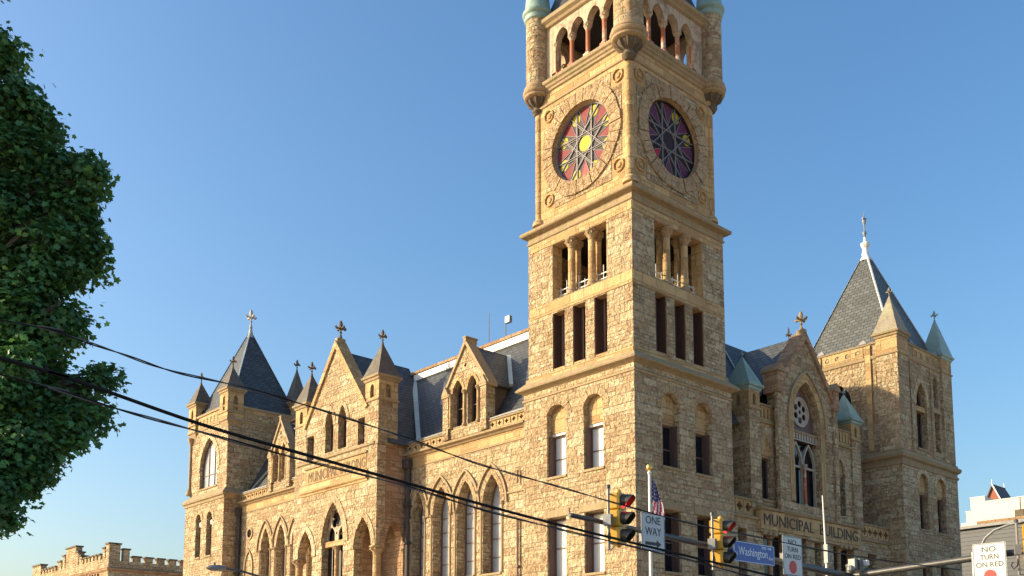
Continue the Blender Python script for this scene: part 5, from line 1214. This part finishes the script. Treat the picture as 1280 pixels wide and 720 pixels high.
# ================================================================== TREE
def tree():
    base = Vector((-33.27, -11.02, 0.0))
    root = empty('maple_tree', base, 'tall dark green maple tree filling the left edge of the view', 'tree')
    rnd = random.Random(3)
    blobs = [((-32.21, -11.55, 14.11), 0.34, 400), ((-32.55, -11.67, 13.48), 0.64, 700), ((-32.12, -11.78, 13.04), 0.54, 900), ((-31.66, -11.38, 12.72), 0.49, 900), ((-32.06, -11.79, 11.97), 0.64, 900), ((-31.06, -12.06, 11.76), 0.48, 900), ((-31.22, -11.81, 10.43), 0.57, 1200), ((-30.76, -11.95, 10.52), 0.37, 700), ((-31.21, -11.5, 11.55), 0.65, 1200), ((-31.08, -12.06, 10.97), 0.59, 1200), ((-30.87, -11.81, 10.12), 0.57, 1000), ((-31.41, -11.96, 9.82), 0.71, 1300), ((-30.8, -12.56, 11.71), 0.25, 250), ((-32.07, -11.79, 10.82), 0.71, 1200), ((-31.7, -11.88, 8.79), 0.73, 1400), ((-30.94, -11.58, 8.91), 0.52, 900), ((-31.83, -11.85, 7.5), 0.78, 1400), ((-31.16, -12.04, 7.44), 0.59, 1200), ((-30.53, -12.02, 7.11), 0.57, 1300), ((-30.78, -12.15, 6.6), 0.51, 1000), ((-31.26, -11.49, 6.89), 0.72, 1400), ((-31.58, -11.3, 8.33), 0.73, 1400), ((-31.43, -11.96, 6.29), 0.68, 1300), ((-31.85, -11.84, 5.47), 0.64, 1200), ((-31.53, -11.93, 5.66), 0.42, 600), ((-31.88, -11.84, 4.85), 0.31, 350), ((-30.44, -12.47, 7.49), 0.31, 350), ((-32.43, -11.48, 14.29), 0.13, 64), ((-32.39, -11.74, 13.99), 0.13, 64), ((-32.39, -11.75, 14.22), 0.1, 64), ((-32.12, -11.45, 13.85), 0.1, 64), ((-32.03, -11.73, 13.32), 0.2, 112), ((-32.92, -11.27, 13.52), 0.19, 112), ((-32.44, -11.39, 13.93), 0.24, 112), ((-32.46, -11.38, 13.03), 0.27, 112), ((-32.53, -11.78, 12.83), 0.27, 144), ((-32.07, -11.32, 13.03), 0.24, 144), ((-32.3, -11.36, 12.98), 0.24, 144), ((-32.03, -12.15, 13.3), 0.2, 144), ((-31.28, -11.48, 12.86), 0.24, 144), ((-31.66, -11.79, 12.8), 0.18, 144), ((-31.29, -11.2, 12.76), 0.15, 144), ((-31.78, -11.58, 13.07), 0.22, 144), ((-31.68, -11.45, 12.16), 0.29, 144), ((-31.97, -11.55, 12.45), 0.24, 144), ((-31.89, -11.36, 12.25), 0.2, 144), ((-31.61, -12.05, 12.11), 0.22, 144), ((-30.69, -12.13, 11.61), 0.16, 144), ((-30.77, -12.29, 11.94), 0.2, 144), ((-30.73, -11.82, 11.78), 0.22, 144), ((-30.79, -12.2, 12.03), 0.14, 144), ((-30.81, -11.55, 10.45), 0.21, 192), ((-30.99, -12.22, 10.55), 0.22, 192), ((-31.65, -12.03, 10.49), 0.27, 192), ((-30.94, -11.65, 10.07), 0.18, 192), ((-30.78, -12.25, 10.62), 0.18, 112), ((-30.47, -12.05, 10.44), 0.11, 112), ((-30.46, -11.87, 10.53), 0.12, 112), ((-30.52, -11.86, 10.34), 0.13, 112), ((-30.98, -11.04, 11.76), 0.26, 192), ((-31.09, -11.18, 11.12), 0.22, 192), ((-30.9, -11.68, 11.97), 0.25, 192), ((-31.14, -10.99, 11.75), 0.23, 192), ((-31.24, -12.14, 10.5), 0.29, 192), ((-30.72, -12.25, 10.68), 0.24, 192), ((-31.04, -12.01, 11.47), 0.26, 192), ((-30.7, -11.75, 10.9), 0.25, 192), ((-31.21, -11.77, 9.78), 0.17, 160), ((-30.43, -12.01, 10.06), 0.27, 160), ((-30.91, -12.26, 10.29), 0.2, 160), ((-31.21, -11.95, 9.8), 0.27, 160), ((-31.88, -11.69, 10.08), 0.3, 208), ((-31.77, -12.32, 10.15), 0.29, 208), ((-31.11, -11.79, 10.32), 0.31, 208), ((-31.44, -12.42, 10.21), 0.29, 208), ((-30.96, -12.5, 11.84), 0.07, 40), ((-30.67, -12.7, 11.61), 0.08, 40), ((-30.84, -12.67, 11.54), 0.08, 40), ((-30.98, -12.45, 11.72), 0.11, 40), ((-31.99, -11.53, 11.36), 0.27, 192), ((-32.48, -11.45, 10.54), 0.3, 192), ((-31.91, -11.33, 11.17), 0.34, 192), ((-32.58, -12.03, 11.04), 0.25, 192), ((-31.39, -11.53, 9.2), 0.32, 224), ((-32.26, -11.62, 8.71), 0.23, 224), ((-32.27, -11.7, 8.96), 0.3, 224), ((-31.23, -12.29, 8.81), 0.34, 224), ((-30.51, -11.63, 9.0), 0.25, 144), ((-30.91, -11.15, 9.02), 0.21, 144), ((-31.09, -11.19, 9.04), 0.2, 144), ((-30.92, -11.14, 8.98), 0.17, 144), ((-31.67, -11.65, 6.89), 0.33, 224), ((-32.09, -12.19, 7.0), 0.38, 224), ((-32.02, -12.3, 7.05), 0.22, 224), ((-31.79, -12.5, 7.62), 0.25, 224), ((-31.22, -11.58, 7.24), 0.24, 192), ((-31.54, -12.03, 7.11), 0.27, 192), ((-31.04, -12.12, 7.92), 0.18, 192), ((-31.37, -12.47, 7.57), 0.28, 192), ((-30.78, -11.78, 7.45), 0.28, 208), ((-30.84, -12.38, 7.19), 0.19, 208), ((-30.6, -12.44, 6.88), 0.19, 208), ((-30.73, -11.66, 6.85), 0.28, 208), ((-31.15, -12.24, 6.4), 0.24, 160), ((-30.36, -12.2, 6.67), 0.19, 160), ((-31.19, -12.28, 6.54), 0.23, 160), ((-30.78, -11.75, 6.77), 0.16, 160), ((-31.57, -10.97, 7.01), 0.28, 224), ((-31.12, -11.59, 6.3), 0.31, 224), ((-30.71, -11.68, 7.09), 0.24, 224), ((-31.36, -12.09, 6.79), 0.32, 224), ((-31.92, -11.71, 8.64), 0.25, 224), ((-31.88, -11.7, 8.7), 0.35, 224), ((-31.44, -10.79, 8.65), 0.3, 224), ((-31.7, -11.12, 8.91), 0.29, 224), ((-31.52, -12.03, 6.86), 0.25, 208), ((-31.53, -11.78, 5.75), 0.26, 208), ((-31.5, -12.15, 5.75), 0.33, 208), ((-31.6, -11.47, 6.03), 0.26, 208), ((-31.55, -11.54, 5.81), 0.25, 192), ((-32.37, -11.91, 5.63), 0.27, 192), ((-31.37, -12.09, 5.51), 0.21, 192), ((-31.92, -11.76, 6.0), 0.22, 192), ((-31.69, -11.72, 5.9), 0.13, 96), ((-31.25, -12.15, 5.65), 0.14, 96), ((-31.82, -11.99, 5.46), 0.17, 96), ((-31.27, -11.8, 5.87), 0.18, 96), ((-32.02, -12.01, 5.0), 0.15, 56), ((-32.03, -11.82, 5.07), 0.14, 56), ((-31.73, -11.95, 4.66), 0.1, 56), ((-31.69, -11.65, 4.85), 0.1, 56), ((-30.42, -12.21, 7.49), 0.14, 56), ((-30.37, -12.69, 7.61), 0.1, 56), ((-30.64, -12.33, 7.6), 0.13, 56), ((-30.43, -12.25, 7.35), 0.09, 56), ((-34.44, -12.15, 12.29), 1.47, 1100), ((-35.33, -10.61, 7.09), 1.29, 1100), ((-33.87, -11.56, 5.83), 1.44, 1100), ((-32.47, -7.96, 6.76), 1.44, 1100), ((-33.58, -9.8, 14.6), 1.34, 1100), ((-34.16, -14.03, 5.1), 1.01, 1100), ((-33.82, -10.41, 10.57), 1.02, 1100), ((-33.9, -11.12, 12.64), 1.37, 1100), ((-33.95, -9.95, 14.2), 1.16, 1100), ((-33.67, -10.12, 6.36), 1.07, 1100), ((-33.54, -11.68, 14.97), 1.02, 1100)]
    mb = MB()
    top = base + Vector((0, 0, 3.2))
    tube(mb, [base, base + Vector((.1, .05, 1.5)), top, base + Vector((.2, .3, 6)), base + Vector((0, 0.2, 9)), base + Vector((.3, 0, 12))], [.5, .38, .34, .26, .17, .06], 12, M_BARK)
    mb.build('trunk', root, smooth=True)
    for (c, r, dens) in blobs:
        c = Vector(c); m2 = MB()
        zst = max(2.8, min(c.z - 2.0, 9.5)); s = Vector((base.x + .1, base.y + .1, base.z + zst))
        mid = s.lerp(c, .5) + Vector((0, 0, .5)); 
        tube(m2, [s, mid, c], [.07, .03, .012], 7, M_BARK)
        for k in range(5):
            d = Vector((rnd.gauss(0, 1), rnd.gauss(0, 1), rnd.gauss(0, 1))).normalized() * r * .85
            tube(m2, [mid.lerp(c, .6), c.lerp(c + d, .4) + Vector((0, 0, .05)), c + d], [.035, .022, .008], 5, M_BARK)
        m2.build('limb', root)
    # lobed maple leaves
    lobes = []
    rad = [1.0, .58, .9, .5, .7, .4, .35, .4, .7, .5, .9, .58]
    for k, rr in enumerate(rad):
        a = pi / 2 + 2 * pi * k / len(rad); lobes.append((cos(a) * rr, sin(a) * rr + .15))
    verts = []; faces = []; cols = []
    for (c, r, dens) in blobs:
        c = Vector(c); n = int(dens)
        # sprays: small flat clusters of leaves
        ns = max(1, int(n * 2.3) // 9)
        for sidx in range(ns):
            d = Vector((rnd.gauss(0, 1), rnd.gauss(0, 1), rnd.gauss(0, 1))).normalized()
            rr = r * (rnd.random() ** 0.28) * (1 + .10 * sin(d.x * 5 + d.z * 4) + rnd.uniform(-.06, .13))
            q = c + Vector((d.x * rr, d.y * rr, d.z * rr * .9))
            gap = mnoise.noise(q * 1.1)
            if gap < -0.22 - 0.12 * rnd.random(): continue
            if rr > r * .8 and mnoise.noise(q * 2.3 + Vector((9, 3, 1))) < 0.0: continue
            out = (d + Vector((0, 0, -.25))).normalized()
            tone = rnd.random()
            for k in range(9):
                p = q + Vector((rnd.gauss(0, .16), rnd.gauss(0, .16), rnd.gauss(0, .10)))
                sc = rnd.uniform(.06, .115)
                nrm = (Vector((0, 0, .9)) + out * .7 + Vector((rnd.gauss(0, .45), rnd.gauss(0, .45), rnd.gauss(0, .3)))).normalized()
                x = nrm.orthogonal().normalized(); x = Matrix.Rotation(rnd.uniform(0, 6.28), 3, nrm) @ x; y = nrm.cross(x)
                b = len(verts)
                for (u, v) in lobes: verts.append(p + x * (u * sc) + y * (v * sc) - nrm * (abs(u) * sc * .25))
                faces.append(tuple(range(b, b + len(lobes)))); cols.append(min(1, max(0, tone * .7 + rnd.random() * .3)))
    me = bpy.data.meshes.new('crown'); me.from_pydata([v - base for v in verts], [], faces)
    at = me.attributes.new('tone', 'FLOAT', 'FACE'); at.data.foreach_set('value', cols)
    m, nt, bs = mat('maple_leaf')
    an = N(nt, 'ShaderNodeAttribute', attribute_name='tone')
    col = ramp(nt, an.outputs['Fac'], [(0, (0.04, 0.12, 0.055)), (0.5, (0.085, 0.21, 0.075)), (0.85, (0.13, 0.30, 0.07)), (1, (0.22, 0.38, 0.07))])
    L(nt, col, bs.inputs['Base Color']); bs.inputs['Roughness'].default_value = 0.5
    tr_ = N(nt, 'ShaderNodeBsdfTranslucent'); L(nt, mixc(nt, .5, col, (0.05, 0.12, 0.015)), tr_.inputs[0])
    mx = N(nt, 'ShaderNodeMixShader'); mx.inputs[0].default_value = .35; L(nt, bs.outputs[0], mx.inputs[1]); L(nt, tr_.outputs[0], mx.inputs[2])
    L(nt, mx.outputs[0], nt.nodes['Material Output'].inputs[0])
    me.materials.append(m)
    o = bpy.data.objects.new('crown', me); COL.objects.link(o); o.parent = root
tree()

# ================================================================== GROUND
def struct(name, mb):
    o = mb.build(name); o['kind'] = 'structure'; return o
mb = MB(); mb.add([(-900, -900, 0), (1200, -900, 0), (1200, 1200, 0), (-900, 1200, 0)], [(0, 1, 2, 3)], M_BOUNCE); struct('ground', mb)
mb = MB()
mb.add([(-900, -27, .004), (1200, -27, .004), (1200, -15, .004), (-900, -15, .004)], [(0, 1, 2, 3)], M_ASPH); struct('road', mb)
mb = MB(); mb.add([(-33, -15, .008), (-21, -15, .008), (-21, 900, .008), (-33, 900, .008)], [(0, 1, 2, 3)], M_ASPH)
mb.add([(-33, -900, .008), (-21, -900, .008), (-21, -27, .008), (-33, -27, .008)], [(0, 1, 2, 3)], M_ASPH); struct('side_street', mb)
mb = MB(); wbox(mb, -20.8, 60, -14.8, -9.5, 0, .14, M_PAVE); wbox(mb, -20.8, -14, -9.5, 110, 0, .14, M_PAVE); struct('pavement', mb)
mb = MB(); wbox(mb, -60, -33.3, -32, -27.3, 0, .14, M_PAVE); wbox(mb, -38.5, -33.3, -14.7, 110, 0, .14, M_PAVE); struct('far_pavement', mb)
mb = MB()
for k in range(10): mb.add([(-33 + k * 1.2, -14.3 + .0, .012), (-32.4 + k * 1.2, -14.3, .012), (-32.4 + k * 1.2, -11.5, .012), (-33 + k * 1.2, -11.5, .012)], [(0, 1, 2, 3)], M_POLEW)
for k in range(40):
    mb.add([(-18 + k * 5, -21.08, .012), (-15 + k * 5, -21.08, .012), (-15 + k * 5, -20.94, .012), (-18 + k * 5, -20.94, .012)], [(0, 1, 2, 3)], M_POLEW)
struct('road_markings', mb)

# ================================================================== LIGHT, SKY, CAMERA
EL = radians(21.0); az = Vector((-0.76, 0.65, 0)).normalized()
w = bpy.data.worlds.new('World'); S.world = w; w.use_nodes = True; nt = w.node_tree
bg = nt.nodes['Background']; sky = nt.nodes.new('ShaderNodeTexSky'); sky.sky_type = 'NISHITA'; sky.sun_disc = False
sky.sun_elevation = EL; sky.sun_rotation = atan2(az.x, az.y); sky.air_density = 1.25; sky.dust_density = 3.2; sky.ozone_density = 3.2; sky.altitude = 100
hs = nt.nodes.new('ShaderNodeHueSaturation'); hs.inputs['Saturation'].default_value = 1.2; nt.links.new(sky.outputs[0], hs.inputs['Color']); nt.links.new(hs.outputs[0], bg.inputs[0]); bg.inputs[1].default_value = 0.15
sun = bpy.data.lights.new('sun', 'SUN'); sun.energy = 4.5; sun.angle = radians(0.53); sun.color = (1.0, 0.83, 0.55)
so = bpy.data.objects.new('sun', sun); COL.objects.link(so)
d = Vector((az.x * cos(EL), az.y * cos(EL), sin(EL)))
so.rotation_euler = d.to_track_quat('Z', 'Y').to_euler(); so.location = (-60, 60, 60)
cam = bpy.data.cameras.new('camera'); co = bpy.data.objects.new('camera', cam); COL.objects.link(co)
yaw, pit = radians(47.504), radians(6.8515)
Fv = Vector((cos(yaw) * cos(pit), sin(yaw) * cos(pit), sin(pit))); Rv = Vector((sin(yaw), -cos(yaw), 0)); Uv = Rv.cross(Fv)
co.matrix_world = Matrix(((Rv.x, Uv.x, -Fv.x, C0.x), (Rv.y, Uv.y, -Fv.y, C0.y), (Rv.z, Uv.z, -Fv.z, C0.z), (0, 0, 0, 1)))
cam.sensor_width = 36; cam.lens = 1250.35 / 1280 * 36; cam.shift_x = (640 - 652.68) / 1280; cam.shift_y = (707.91 - 360) / 1280
cam.clip_start = 0.1; cam.clip_end = 5000
S.camera = co
S.render.resolution_x = 1024; S.render.resolution_y = 576
S.view_settings.view_transform = 'Standard'; S.view_settings.look = 'None'; S.view_settings.gamma = 1; S.view_settings.exposure = 0.76
try: S.cycles.max_bounces = 5
except Exception: pass
